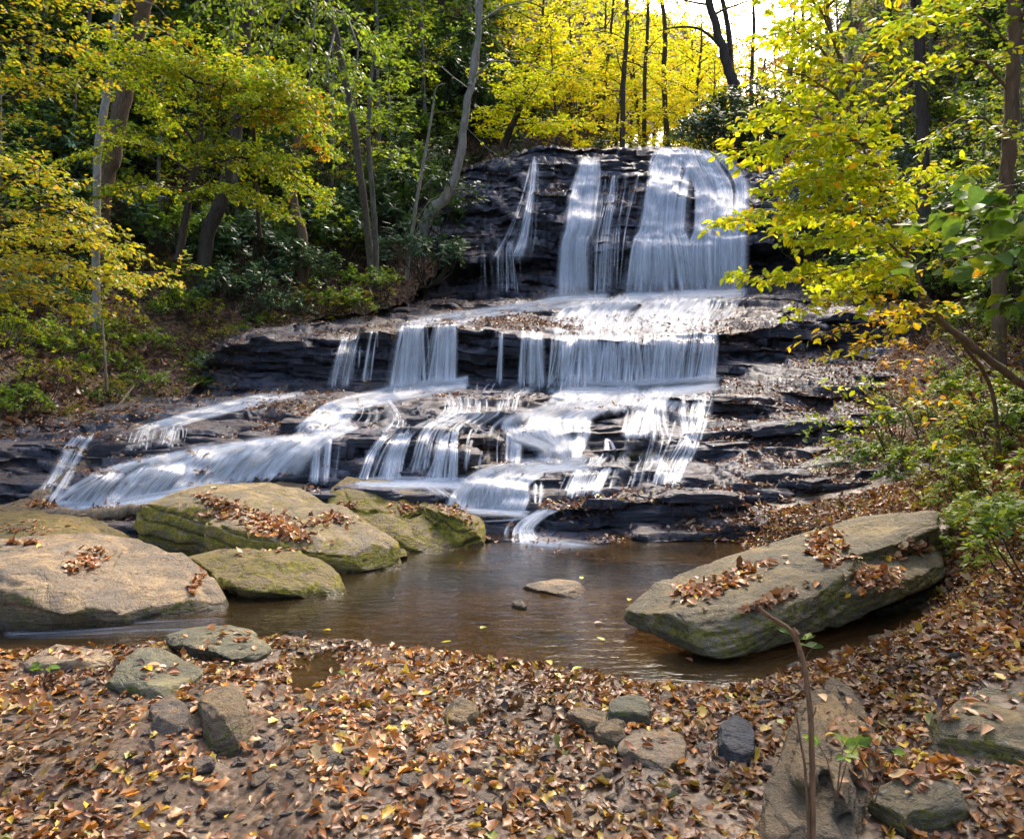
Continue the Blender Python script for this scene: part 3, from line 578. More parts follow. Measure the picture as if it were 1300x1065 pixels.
rock('L2', 'boulder', 'dark stone in the shade that carries the right end of the tilted slab', 'boulder', [l2+under(l2, -.2)], 0.02, 'wetstone', chip=0.03, layer=0.03, th=0.08, bevel=0.02)
rock('M', 'stone', 'blue-grey angular stone in the leaves, right of centre foreground', 'stone', [[W(907, 915, 3.92), W(930, 904, 4.05), W(956, 914, 3.95), W(962, 934, 3.78), W(938, 950, 3.62), W(918, 940, 3.68), G(910, 945, .01), G(938, 962, .01), G(966, 950, .01), G(935, 930, .01)]], 0.007, 'greyrock', chip=0.012, layer=0.008, th=0.04, tilt=(0.2, 0), bevel=0.006, pull=0.93, drop=0.14)
n1 = [W(976, 975, 3.35), W(1000, 920, 3.75), W(1030, 880, 4.05), W(1062, 855, 4.35), W(1078, 860, 4.3), W(1098, 900, 3.9), W(1104, 985, 3.3), W(1090, 1065, 2.95), W(960, 1065, 2.9)]
rock('N', 'boulder', 'tawny ridged bedrock block behind the bare sapling, right foreground', 'boulder', [n1+under(n1, -0.05, 1.08), [W(1002, 940, 3.42), W(1030, 895, 3.72), W(1064, 868, 4.0), W(1072, 905, 3.72), W(1060, 960, 3.34), W(1030, 1000, 3.08), W(1010, 980, 3.15), W(1040, 930, 3.65)], [W(1050, 925, 3.5), W(1088, 905, 3.75), W(1098, 960, 3.3), W(1085, 1010, 3.0), W(1055, 1000, 3.05)]], 0.009, 'brownrock', chip=0.022, layer=0.06, th=0.07, tilt=(0.9, 0.2), bevel=0.008, pull=0.93, drop=0.2)
o1 = [W(1182, 905, 3.75), W(1215, 880, 4.0), W(1262, 864, 4.15), W(1330, 866, 4.1), W(1400, 900, 3.7), W(1330, 960, 3.35), W(1240, 935, 3.5), W(1190, 918, 3.6)]
rock('O', 'boulder', 'flat mottled rock half buried in leaves at the lower right edge', 'boulder', [o1+under(o1, 0.0, 1.05)], 0.010, 'slab', chip=0.025, layer=0.02, th=0.06, bevel=0.015, pull=0.925, drop=0.2)
o2 = [W(1100, 990, 3.2), W(1150, 968, 3.35), W(1215, 975, 3.3), W(1230, 1010, 3.1), W(1150, 1040, 3.0)]
rock('O2', 'stone', 'low dark green stone at the bottom edge, right of the tawny block', 'stone', [o2+under(o2, 0.05, 1.05)], 0.009, 'slab', chip=0.02, layer=0.015, th=0.05, bevel=0.012, pull=0.92, drop=0.2)
rock('P1', 'stone', 'thin flat brownish stone lying tilted in the leaves near the shoreline', 'stone', [[W(718, 900, 4.05), W(735, 893, 4.15), W(772, 905, 4.05), W(768, 914, 3.92), W(745, 914, 3.88), G(715, 905, .02), G(770, 920, .02), G(745, 922, .02), G(745, 900, .02)]], 0.006, 'brownrock', chip=0.008, layer=0.008, th=0.03, bevel=0.005, pull=0.95, drop=0.08)
rock('P2', 'stone', 'pale layered flat stone near the shoreline, right of centre', 'stone', [[W(772, 888, 4.25), W(800, 879, 4.38), W(826, 884, 4.3), W(824, 896, 4.15), W(790, 900, 4.1), G(772, 900, .02), G(826, 904, .02), G(795, 890, .02)]], 0.007, 'greenrock', chip=0.010, layer=0.010, th=0.03, bevel=0.008, pull=0.93, drop=0.1)
rock('P3', 'stone', 'broad sandy flat stone with a moss tuft, right of centre foreground', 'stone', [[W(784, 932, 3.85), W(810, 920, 4.0), W(862, 926, 3.95), W(872, 942, 3.75), W(840, 962, 3.6), W(790, 950, 3.68), G(784, 950, .0), G(840, 975, .0), G(875, 955, .0), G(830, 940, 0)]], 0.008, 'tan', chip=0.012, layer=0.008, th=0.04, bevel=0.012, pull=0.935, drop=0.12)
rock('P4', 'stone', 'small brown stone touching the thin tilted flat stone', 'stone', [[W(752, 912, 3.95), W(775, 908, 4.0), W(798, 914, 3.92), W(790, 928, 3.78), W(760, 930, 3.76), G(750, 928, 0), G(798, 930, 0), G(775, 915, 0)]], 0.007, 'brownrock', chip=0.010, layer=0.010, th=0.03, bevel=0.008, pull=0.945, drop=0.1)
rock('Q1', 'stone', 'long pale ridge of stone breaking the surface in the middle of the pool', 'stone', [[W(662, 742, 6.5), W(700, 735, 6.62), W(730, 733, 6.6), W(745, 744, 6.5), W(742, 758, 6.3), W(725, 756, 6.25), W(690, 750, 6.32), G(660, 748, -.02), G(744, 764, -.02), G(700, 757, -.02), G(720, 745, -.02)]], 0.008, 'tan', chip=0.010, layer=0.012, th=0.04, bevel=0.006)
rock('Q2', 'stone', 'small brown stone poking out of the pool, centre', 'stone', [[W(648, 764, 6.0), W(659, 758, 6.0), W(670, 766, 5.95), W(666, 773, 5.88), G(648, 773, -.02), G(669, 776, -.02), G(660, 768, -.02)]], 0.006, 'brownrock', chip=0.006, layer=0.005, th=0.03, bevel=0.006)
rock('Q3', 'stone', 'dark wet stone barely above the pool surface, nearest the shoreline', 'stone', [[W(594, 787, 5.7), W(612, 783, 5.75), W(624, 785, 5.7), W(622, 791, 5.6), G(585, 792, -.02), G(626, 794, -.02), G(612, 785, -.02)]], 0.007, 'wetstone', chip=0.008, layer=0.008, th=0.03, bevel=0.006)
rock('Q4', 'stone', 'round dark stone under shallow water near the pool outlet', 'stone', [[G(358, 800, .012), G(372, 797, .015), G(392, 802, .012), G(380, 808, .01), G(350, 812, -.2), G(398, 812, -.2), G(372, 795, -.2)]], 0.009, 'wetstone', chip=0.008, layer=0.004, th=0.05, bevel=0.02)
# rocks standing in the cascade
r1 = [W(446, 538, 11.6), W(452, 524, 11.8), W(495, 521, 11.9), W(520, 537, 11.6), W(522, 545, 11.4), W(490, 552, 11.2), W(448, 550, 11.2)]
rock('R1', 'boulder', 'rounded grey-brown boulder stranded on the left half of the cascade', 'boulder', [r1+[(p[0], p[1]+0.1, p[2]-0.25) for p in r1]], 0.020, 'wetstone', chip=0.04, layer=0.03, th=0.12, bevel=0.03)
r2 = [W(783, 506, 14.2), W(795, 490, 14.5), W(812, 492, 14.5), W(822, 508, 14.2), W(800, 514, 14.0)]
rock('R2', 'boulder', 'dark wet boulder in the white water below the long curtain fall', 'boulder', [r2+[(p[0], p[1]+0.1, p[2]-0.25) for p in r2]], 0.03, 'wetstone', chip=0.05, layer=0.03, th=0.12, bevel=0.04)
r3 = [W(782, 562, 10.9), W(800, 552, 11.2), W(838, 554, 11.2), W(842, 566, 10.9), W(830, 574, 10.7), W(785, 572, 10.7)]
rock('R3', 'boulder', 'flat oblong wet boulder on the right half of the cascade', 'boulder', [r3+[(p[0], p[1]+0.1, p[2]-0.22) for p in r3]], 0.02, 'wetstone', chip=0.03, layer=0.03, th=0.12, bevel=0.03)
r4 = [W(678, 512, 13.2), W(690, 500, 13.5), W(710, 502, 13.5), W(711, 512, 13.2), W(690, 517, 13.0)]
rock('R4', 'boulder', 'brown wet boulder at the top left of the central cascade steps', 'boulder', [r4+[(p[0], p[1]+0.1, p[2]-0.2) for p in r4]], 0.025, 'wetstone', chip=0.04, layer=0.03, th=0.12, bevel=0.03)
r5 = [W(728, 565, 10.9), W(738, 553, 11.2), W(775, 556, 11.2), W(782, 566, 10.9), W(776, 576, 10.6), W(730, 577, 10.6)]
rock('R5', 'boulder', 'dark block of rock right beside the widest central cascade step', 'boulder', [r5+[(p[0], p[1]+0.1, p[2]-0.22) for p in r5]], 0.02, 'wetstone', chip=0.03, layer=0.04, th=0.10, bevel=0.02)
s_ = [W(186, 527, 12.9), W(200, 517, 13.1), W(225, 516, 13.1), W(234, 524, 12.9), W(230, 534, 12.7), W(205, 535, 12.6)]
M['greenmoss'] = rock_mat('bright_moss_rock', (0.07, 0.09, 0.02), (0.05, 0.07, 0.015), moss=1.0, mosscol=(0.045, 0.085, 0.008), lichen=0, stain=(0.08, 0.08, 0.02), wetline=False)
rock('S', 'boulder', 'small boulder wrapped in bright green moss on the left bank', 'boulder', [s_+[(p[0], p[1]+0.15, p[2]-0.3) for p in s_]], 0.025, 'greenmoss', chip=0.04, layer=0.02, th=0.12, bevel=0.04)
u_ = [W(465, 400, 20.2), W(478, 388, 20.6), W(505, 390, 20.8), W(515, 398, 20.2), W(490, 404, 19.9)]
rock('U', 'boulder', 'mossy rock at the top left of the ledge under the laurel bush', 'boulder', [u_+[(p[0], p[1]+0.15, p[2]-0.35) for p in u_]], 0.04, 'mossy', chip=0.06, layer=0.04, th=0.2, bevel=0.04)
v_ = [W(1150, 690, 6.9), W(1200, 662, 7.2), W(1240, 668, 7.1), W(1262, 690, 6.8), W(1200, 705, 6.6)]
# scattered pebbles and cobbles of the near shore
protoP = []
for k in range(4):
    th_ = rng.random(14)*6.28; ph = np.arccos(rng.random(14)*2-1)
    pts = np.stack([np.sin(ph)*np.cos(th_)*0.06, np.sin(ph)*np.sin(th_)*0.045, np.cos(ph)*0.028], -1)
    protoP.append(rock_mesh('cobble', [[tuple(p) for p in pts]], 0.0055, M['pebble'], chip=0.006, layer=0.004, th=0.03, bevel=0.006, seed=200+k))
PEB = []
def place_peb(px, py, s, lab='small brown cobble lying among the leaves of the near shore', grp='cobbles of the near shore'):
    x, y, _ = G(px, py, 0.02); z = float(ground_z(np.array([x]), np.array([y]))[0])
    o = link('cobble', protoP[rng.integers(4)]); tag(o, lab, 'cobble', grp)
    o.location = (x, y, z+0.012*s); o.scale = (s, s*(0.8+0.4*rng.random()), s); o.rotation_euler = (rng.normal()*0.15, rng.normal()*0.15, rng.random()*6.28); PEB.append((x, y))
for q in [(270, 895, 1.1), (160, 905, 1.2), (110, 880, 1.3), (75, 900, 0.9), (225, 935, 1.3), (185, 950, 1.0), (430, 945, .8), (415, 960, 1.0), (450, 972, 1.3), (500, 930, .8), (640, 930, .9), (690, 945, 1.0), (845, 900, 1.3),
          (880, 905, 1.1), (868, 890, .9), (960, 880, 1.3), (985, 870, 1.2), (975, 905, 1.4), (890, 965, 1.1), (700, 975, 1.2), (560, 960, .8), (340, 960, .9), (60, 960, 1.2), (140, 975, 1.1), (330, 1000, 1.1), (520, 1010, 1.2), (620, 1030, 1.0),
          (760, 1005, 1.3), (860, 1020, 1.1), (90, 1020, 1.3), (210, 1030, 1.2), (430, 1040, 1.1), (520, 880, .9), (480, 905, .8), (655, 890, .8), (395, 790, 1.2), (1010, 850, 1.3), (1150, 850, 1.2), (1230, 800, 1.2), (1180, 800, 1.0), (345, 900, 1.0), (365, 930, 1.2), (330, 950, 1.3), (300, 975, 1.1), (385, 975, 1.3), (255, 985, 1.4), (350, 1010, 1.2), (290, 1030, 1.5), (395, 905, .9), (420, 985, 1.2), (240, 960, 1.1), (375, 890, .8)]:
    place_peb(*q)
for k in range(120):
    if k % 3: qx, qy = rng.uniform(0, 1290), rng.uniform(880, 1060)
    else: qx, qy = 330-(rng.uniform(870, 1060)-965)*0.35+rng.normal()*70, rng.uniform(870, 1060)
    x_, y_, _ = G(qx, qy, 0.02)
    if sd_poly(np.array([x_]), np.array([y_]), POOL)[0] > 0.02: place_peb(qx, qy, rng.uniform(.35, .95))

# broken blocks lying on the stepped ledges of the cascade
lb = []
for k in range(5):
    w_, d_, h_ = 0.30+0.12*rng.random(), 0.20, 0.055+0.03*rng.random()
    pts = [(sx*w_*(0.75+0.3*rng.random()), sy*d_*(0.7+0.3*rng.random()), sz*h_) for sx in (-1, 1) for sy in (-1, 1) for sz in (-1, 1)]+[(w_*1.15*(1 if rng.random() < .5 else -1), 0, 0)]
    lb.append(rock_mesh('ledge_block', [pts], 0.016, M['cliff'], chip=0.022, layer=0.03, th=0.045, bevel=0.008, seed=300+k))
tb_ = bvh_of(terrace)
BLK = []
for k in range(118):
    px = rng.uniform(380, 1060); py = rng.uniform(500, 655)
    if k > 84: px = rng.uniform(100, 420); py = 640-px*0.16+rng.uniform(-45, 5)
    if py < 545 and px < 600 and px > 395 and rng.random() < .3: continue
    v = Vector(W(px, py, 1.0))-CAM; v.normalize(); h = tb_.ray_cast(CAM, v, 60)
    if h[0] is None: continue
    if 520 < py < 655 and 590 < px < 790 and rng.random() < .55: continue
    o = tag(link('ledge_block', lb[rng.integers(5)]), 'dark broken rock block lying on the wet ledges of the cascade', 'rock', 'broken blocks on the cascade ledges'); BLK.append(o)
    o.location = h[0]+Vector((0, 0.08, 0.0)); sc_ = rng.uniform(.6, 1.25)*h[0].y/11; o.scale = (sc_*rng.uniform(.9, 1.5), sc_, sc_*rng.uniform(.8, 1.5)); o.rotation_euler = (rng.normal()*.06, rng.normal()*.06-.04, rng.normal()*.35)
# ------------------------------------------------------------------ the falling water: every fall is a bundle of thin silky strands
terr_bvh = bvh_of(terrace, *BLK, *[ROCKS[k] for k in ('R1', 'R2', 'R3', 'R4', 'R5')])
grd_bvh = bvh_of(ground); pool_bvh = bvh_of(pool)
def depth_at(px, py, bv=None):
    v = Vector(W(px, py, 1.0))-CAM; v.normalize()
    h = (bv or terr_bvh).ray_cast(CAM, v, 80)
    return h[0].y if h[0] is not None else None
def sec(poly, u):
    P = np.asarray(poly, float); n = len(P); L = np.concatenate([[0], np.cumsum(np.hypot(*np.diff(P, axis=0).T))]); L /= L[-1]
    return np.array([np.interp(u, L, P[:, 0]), np.interp(u, L, P[:, 1])])
def comb(pairs, k=60):
    us = []; ws = []
    for c, s, wgt in pairs:
        q = np.linspace(-1, 1, k); us.append(c+q*s); ws.append(np.exp(-2*q*q)*wgt)
    us = np.concatenate(us); ws = np.concatenate(ws); return us, ws/ws.sum()
def fall(name, label, cat, sections, n, wd=(2.0, 7.0), alpha=(0.25, 0.75), gaps=None, scatter=2.0, part=0.35, off=0.035, group=None, foam=0.0, kind=None, bv=None):
    """sections: polylines across the flow, top to bottom; n strands"""
    V = []; UV = []; C = []; Q = []; nv = 0
    if gaps is None:
        kc = max(3, int(n/38)); cs = [(rng.random(), 0.03+0.06*rng.random(), 0.3+1.7*rng.random()**2) for _ in range(kc)]; gaps = comb(cs+[(0.5, 0.55, 0.9*kc*0.30)])
    n = int(n*1.15)
    for r in range(n):
        u = gaps[0][rng.choice(len(gaps[0]), p=gaps[1])]+rng.normal()*0.02
        u = min(max(u, -0.02), 1.02)
        du = rng.normal()*0.03
        pts = np.array([sec(s, min(max(u+du*k, 0), 1)) for k, s in enumerate(sections)])
        pts[:, 0] += rng.normal()*scatter*0.5; pts[0, 1] += abs(rng.normal())*2.0; pts[-1, 1] += rng.normal()*2.2
        L = np.hypot(*np.diff(pts, axis=0).T).sum(); m = max(6, int(L/3.0))
        path = smooth_path(pts, m)
        a0 = 0; a1 = m
        if rng.random() < part:                     # strands that start or end on the way
            q = rng.random(); ln = 0.25+0.5*rng.random(); a0 = int(max(0, q-ln/2)*m); a1 = int(min(1, q+ln/2)*m)
            if a1-a0 < 6: continue
        path = path[a0:a1]; m = len(path)
        if path[0, 1] > 0: path[:, 1] += rng.normal()*1.2
        d = np.array([depth_at(x, y, bv) or np.nan for x, y in path])
        if np.isnan(d).all(): continue
        ok = ~np.isnan(d); d = np.interp(np.arange(m), np.arange(m)[ok], d[ok])
        d = np.minimum.accumulate(d)
        k = np.array([1, 2, 3, 2, 1])/9.0; ds = np.convolve(np.pad(d, 2, 'edge'), k, 'valid'); d = np.minimum(ds, d+0.02)-off*(d/12)*(0.4+1.6*rng.random())
        P = np.stack([(path[:, 0]-650)/F*d, d, CAMZ+(HZ-path[:, 1])/F*d], -1)
        T = np.gradient(P, axis=0); T /= np.linalg.norm(T, axis=1)[:, None]+1e-9
        vd = P-np.array([0, 0, CAMZ]); vd /= np.linalg.norm(vd, axis=1)[:, None]
        S = np.cross(T, vd); S /= np.linalg.norm(S, axis=1)[:, None]+1e-9
        w = (wd[0]+(wd[1]-wd[0])*rng.random()**1.8)*d/F*(0.8+0.35*np.linspace(0, 1, m))*0.5
        soft = rng.random() < 0.25
        if soft: w = w*2.6
        A = P-S*w[:, None]; Bp = P+S*w[:, None]; Mi = P-vd*(w*0.5)[:, None]
        V.append(np.stack([A, Mi, Bp], 1).reshape(-1, 3))
        fl = np.concatenate([[0], np.cumsum(np.linalg.norm(np.diff(P, axis=0), axis=1))])/(d.mean()/12*0.9)+rng.random()*40
        idn = r*1.0+0.001
        UV.append(np.stack([np.stack([np.full(m, idn), fl], -1), np.stack([np.full(m, idn+0.499), fl], -1), np.stack([np.full(m, idn+0.998), fl], -1)], 1).reshape(-1, 2))
        t = np.linspace(0, 1, m); al = alpha[0]*0.8+(alpha[1]*1.6-alpha[0]*0.8)*rng.random()**1.6; al = min(al*(0.42 if soft else 1.15), 0.95)
        fade = sst(0, 0.10, t)*sst(0, 0.12, 1-t); 
        al = al*fade*(0.75+0.25*np.sin(t*9+rng.random()*6))
        C.append(np.repeat(al, 3)); i = np.arange(m*3).reshape(m, 3)+nv
        Q.append(np.stack([i[:-1, :-1], i[:-1, 1:], i[1:, 1:], i[1:, :-1]], -1).reshape(-1, 4)); nv += m*3
    c = np.concatenate(C); me = mesh_from(name, np.concatenate(V), np.concatenate(Q), True, [M['falls']], np.stack([c, c, c], -1), np.concatenate(UV))
    return tag(link(name, me), label, cat, group, kind)
WF = 'waterfall'
fall('waterfall', 'broad bright veil on the upper cliff, left half of its widest fall', WF, [[(836, 187), (872, 187)], [(822, 205), (878, 205)], [(818, 240), (871, 238)], [(810, 290), (866, 290)], [(802, 312), (872, 312)], [(796, 374), (880, 374)]], 270, (2, 8), (0.22, 0.62))
fall('waterfall', 'right hand veil of the upper cliff, fanning out toward the far right', WF, [[(862, 186), (915, 194)], [(866, 205), (938, 222)], [(883, 240), (946, 244)], [(884, 290), (941, 290)], [(879, 312), (942, 308)], [(880, 374), (941, 370)]], 270, (2, 8), (0.22, 0.6))
fall('waterfall', 'narrow bright column dropping down the middle of the upper cliff', WF, [[(738, 199), (757, 199)], [(734, 220), (760, 222)], [(724, 250), (757, 250)], [(720, 290), (752, 290)], [(716, 312), (744, 312)], [(712, 382), (746, 382)]], 190, (2, 7), (0.25, 0.65))
fall('waterfall', 'faint threads of water between the two bright falls of the upper cliff', WF, [[(752, 225), (822, 215)], [(750, 255), (815, 250)], [(744, 300), (806, 300)], [(742, 375), (800, 372)]], 75, (1, 3.2), (0.12, 0.42), part=0.6)
fall('waterfall', 'thin trickle down the dark left side of the upper cliff', WF, [[(674, 200), (682, 200)], [(667, 232), (682, 232)], [(658, 262), (680, 262)], [(642, 300), (678, 300)], [(625, 330), (672, 330)]], 48, (1, 4.5), (0.12, 0.45), part=0.5)
fall('waterfall', 'few faint drips falling off the overhang at the left of the upper cliff', WF, [[(600, 312), (672, 300)], [(600, 330), (670, 325)], [(600, 372), (672, 372)]], 34, (1, 3.5), (0.10, 0.35), part=0.5)
fall('cascade', 'wide shallow sheet of white water stepping down below the upper cliff', 'cascade', [[(735, 376), (940, 369)], [(728, 384), (942, 378)], [(712, 396), (935, 390)], [(705, 410), (920, 404)], [(704, 425), (912, 421)]], 420, (2, 9), (0.16, 0.5), scatter=6)
fall('cascade', 'thin sheet of water fanning left from the middle column to the ledge', 'cascade', [[(708, 378), (742, 378)], [(655, 388), (722, 388)], [(600, 396), (660, 396)], [(545, 404), (615, 402)], [(508, 413), (578, 412)]], 100, (2, 6), (0.12, 0.45), scatter=6)
fall('waterfall', 'bright two stranded fall over the left of the long ledge', WF, [[(510, 411), (578, 411)], [(508, 425), (578, 422)], [(503, 455), (578, 452)], [(496, 500), (577, 489)]], 190, (2, 7), (0.22, 0.7), gaps=comb([(0.28, 0.17, 3.0), (0.70, 0.08, 0.7), (0.82, 0.05, 0.5), (0.96, 0.04, 1.0), (0.06, 0.05, 0.4)]))
fall('waterfall', 'few slanting threads at the far left end of the long ledge', WF, [[(432, 424), (480, 420)], [(426, 445), (478, 440)], [(415, 492), (474, 488)]], 42, (1, 4.5), (0.15, 0.5), gaps=comb([(0.15, 0.16, 2), (0.4, .15, 0.6), (0.9, 0.1, 0.5)]))
fall('waterfall', 'slim fall on dark rock between the bright left fall and the long curtain', WF, [[(663, 418), (688, 418)], [(661, 440), (688, 440)], [(658, 492), (690, 492)]], 85, (1.5, 6), (0.2, 0.6))
fall('waterfall', 'single thread beside the slim fall on the long ledge', WF, [[(634, 420), (639, 420)], [(633, 450), (638, 450)], [(630, 486), (638, 486)]], 12, (1, 3), (0.3, 0.6), part=0.1)
fall('waterfall', 'long curtain of fine threads over the middle of the long ledge', WF, [[(700, 424), (832, 422)], [(700, 440), (832, 440)], [(696, 494), (830, 493)]], 330, (1.2, 4.5), (0.18, 0.6), gaps=comb([(0.12, .1, 1), (.22, .05, 1), (.33, .08, 1.4), (.46, .06, 1), (.56, .07, 1.3), (.68, .06, 1.1), (.8, .05, .7), (.92, .08, 1), (0.5, 0.5, 0.9)]), part=0.3)
fall('waterfall', 'denser curtain at the right end of the long ledge', WF, [[(834, 422), (912, 420)], [(832, 438), (912, 438)], [(826, 494), (906, 488)]], 240, (1.5, 6), (0.2, 0.62), gaps=comb([(.2, .2, 3), (.45, .1, .6), (.62, .06, .8), (.85, .15, 2.0), (.5, .5, 1)]))
fall('cascade', 'white stream running left from the foot of the bright left fall', 'cascade', [[(500, 491), (600, 484)], [(462, 502), (560, 499)], [(415, 515), (470, 517)], [(396, 530), (445, 536)], [(375, 548), (415, 552)]], 230, (2, 8), (0.2, 0.6), scatter=4)
fall('cascade', 'thin water film creeping over leaf strewn rock at the far left', 'cascade', [[(330, 500), (430, 494)], [(275, 515), (370, 510)], [(215, 532), (290, 528)], [(170, 546), (240, 541)]], 80, (2, 5), (0.1, 0.42), scatter=6)
fall('waterfall', 'short veil just left of the big sweeping cascade, above it', WF, [[(168, 546), (240, 540)], [(166, 552), (238, 548)], [(160, 572), (233, 564)]], 90, (1.5, 5), (0.18, 0.55), gaps=comb([(0.2, .2, 1.5), (.75, .22, 2)]))
fall('waterfall', 'dim fall behind the leaning driftwood log at the far left', WF, [[(84, 553), (128, 549)], [(76, 566), (112, 566)], [(58, 600), (92, 603)], [(30, 640), (70, 642)]], 70, (1.5, 5), (0.12, 0.45), part=0.4)
fall('cascade', 'big sweeping white cascade spilling down to the left behind the boulders', 'cascade', [[(170, 588), (235, 574), (300, 563), (360, 556), (410, 546), (455, 540)], [(130, 598), (200, 584), (280, 571), (340, 563), (395, 555), (432, 551)], [(95, 618), (165, 606), (245, 594), (310, 585), (375, 573), (405, 566)], [(62, 645), (130, 646), (205, 634), (280, 622), (340, 610), (372, 600)]], 500, (2, 9), (0.18, 0.58), part=0.4)
fall('waterfall', 'small forked fall dropping behind the stepped boulder', WF, [[(402, 555), (430, 553)], [(400, 568), (430, 566)], [(398, 612), (424, 612)]], 70, (1.5, 6), (0.2, 0.6))
fall('waterfall', 'slanting fan of threads right below the rounded stranded boulder', WF, [[(488, 552), (523, 547)], [(478, 560), (521, 560)], [(466, 580), (514, 580)], [(455, 612), (508, 612)]], 110, (1.5, 5.5), (0.2, 0.6), gaps=comb([(.1, .1, 1), (.7, .3, 3)]))
fall('waterfall', 'split fall on layered rock left of the central steps', WF, [[(562, 552), (582, 545)], [(555, 565), (581, 560)], [(548, 585), (581, 585)], [(538, 612), (581, 612)]], 95, (1.5, 5.5), (0.2, 0.6), gaps=comb([(.3, .2, 1.5), (.85, .15, 2)]))
fall('cascade', 'thin white run leading in from the left at the foot of the layered block', 'cascade', [[(533, 606), (584, 606)], [(540, 615), (600, 614)], [(560, 628), (625, 626)]], 60, (2, 6), (0.15, 0.5), scatter=6)
fall('cascade', 'widest central cascade, tumbling over rounded steps below the long curtain', 'cascade', [[(702, 490), (800, 492)], [(706, 505), (790, 506)], [(690, 520), (765, 520)], [(645, 536), (748, 532)], [(655, 556), (745, 552)], [(690, 570), (735, 572)], [(684, 590), (730, 588)]], 460, (2, 9), (0.18, 0.56), scatter=3)
fall('cascade', 'white water bouncing along the foot of the right curtain', 'cascade', [[(780, 488), (912, 486)], [(775, 497), (905, 496)], [(768, 512), (890, 508)], [(755, 522), (880, 518)]], 200, (2, 8), (0.15, 0.5), scatter=5)
fall('cascade', 'low rounded hump of water under the long curtain, at its left end', 'cascade', [[(690, 474), (752, 474)], [(685, 480), (755, 480)], [(680, 492), (756, 492)]], 90, (2, 6), (0.15, 0.5), scatter=2)
fall('waterfall', 'tiny fall on dark rock, highest step left of the central cascade', WF, [[(634, 499), (660, 499)], [(634, 506), (658, 506)], [(632, 520), (654, 520)]], 36, (1.5, 4), (0.18, 0.5))
fall('cascade', 'thin water crossing the rocks from the left into the central cascade', 'cascade', [[(600, 486), (700, 486)], [(598, 492), (690, 492)], [(600, 500), (670, 499)]], 55, (2, 6), (0.12, 0.45), scatter=5)
fall('waterfall', 'neat square edged little fall beside the mossy layered block', WF, [[(640, 546), (664, 546)], [(640, 556), (664, 556)], [(639, 590), (662, 590)]], 90, (1.5, 6), (0.22, 0.6))
fall('waterfall', 'stepped fall on the right of the cascade above the oblong wet boulder', WF, [[(815, 508), (845, 506)], [(808, 525), (842, 522)], [(800, 540), (845, 540)], [(795, 556), (850, 556)]], 110, (1.5, 6), (0.2, 0.58))
fall('waterfall', 'sparse threads at the right rim of the cascade', WF, [[(850, 500), (905, 495)], [(850, 525), (895, 520)], [(860, 545), (890, 545)], [(868, 575), (888, 575)]], 50, (1, 3.5), (0.1, 0.4), part=0.6)
fall('waterfall', 'small spout beside the oblong wet boulder', WF, [[(768, 556), (776, 556)], [(766, 565), (782, 565)], [(764, 577), (790, 577)]], 30, (1.5, 4.5), (0.18, 0.5))
fall('cascade', 'thin water film on the pale rock under the small spout', 'cascade', [[(740, 578), (850, 574)], [(730, 588), (860, 586)], [(720, 598), (860, 596)]], 70, (2, 6), (0.1, 0.4), scatter=6)
fall('waterfall', 'small bright fall above the lowest dark slab, centre', WF, [[(722, 596), (776, 595)], [(718, 605), (770, 603)], [(710, 630), (758, 626)]], 120, (1.5, 6), (0.2, 0.58))
fall('waterfall', 'lowest little fall toward the right, beside leaf covered ledges', WF, [[(838, 588), (856, 588)], [(836, 598), (858, 597)], [(831, 614), (862, 613)]], 50, (1.5, 5), (0.18, 0.55))
fall('cascade', 'fan of white water spreading down to the pool boulder, lowest central step', 'cascade', [[(635, 590), (730, 588)], [(608, 600), (690, 600)], [(585, 616), (668, 616)], [(575, 632), (668, 632)], [(570, 650), (660, 650)]], 360, (2, 8), (0.18, 0.58), scatter=3)
fall('waterfall', 'pair of threads under the brown leaf clump beside the lowest fan', WF, [[(676, 612), (688, 612)], [(675, 622), (688, 622)], [(674, 638), (687, 638)]], 14, (1.2, 3), (0.3, 0.55), part=0.1)
fall('waterfall', 'last small spill into the pool between boulder and dark slab', WF, [[(668, 652), (712, 645)], [(655, 660), (695, 655)], [(645, 672), (678, 672)], [(640, 690), (690, 692)]], 120, (2, 6), (0.2, 0.58), scatter=3)

# churned foam where the water lands
FO = 'foam'
for (lab, secs, n, sc_) in [('line of white foam where the lowest spill meets the pool', [[(640, 690), (655, 700)], [(700, 688), (720, 700)], [(790, 700), (800, 706)], [(865, 704), (870, 710)]], 70, 4),
        ('foam at the foot of the bright left fall on the long ledge', [[(496, 484), (500, 500)], [(540, 484), (545, 500)], [(590, 480), (600, 494)]], 60, 4),
        ('foam along the foot of the long curtain of threads', [[(692, 484), (694, 500)], [(760, 486), (765, 502)], [(840, 484), (845, 502)], [(912, 480), (915, 494)]], 110, 5),
        ('white apron of foam under the two big veils of the upper cliff', [[(790, 366), (792, 384)], [(860, 366), (865, 384)], [(944, 362), (946, 380)]], 90, 5),
        ('foam spread at the foot of the narrow column of the upper cliff', [[(690, 376), (680, 392)], [(728, 372), (728, 390)], [(770, 374), (780, 388)]], 60, 4),
        ('foam at the foot of the widest central cascade', [[(660, 582), (664, 600)], [(700, 582), (700, 600)], [(745, 582), (748, 596)]], 60, 4),
        ('foam at the foot of the lowest fan of white water', [[(556, 636), (560, 652)], [(610, 640), (615, 660)], [(668, 646), (672, 662)]], 60, 4),
        ('foam under the fan of threads and the split fall', [[(450, 604), (452, 616)], [(520, 606), (522, 618)], [(590, 606), (594, 618)]], 60, 4),
        ('foam at the foot of the big sweeping cascade', [[(58, 636), (60, 650)], [(130, 636), (132, 650)], [(210, 624), (214, 640)], [(300, 612), (304, 626)]], 70, 4)]:
    fall('foam', lab, FO, secs, n, (3, 10), (0.12, 0.45), scatter=sc_, part=0.85)
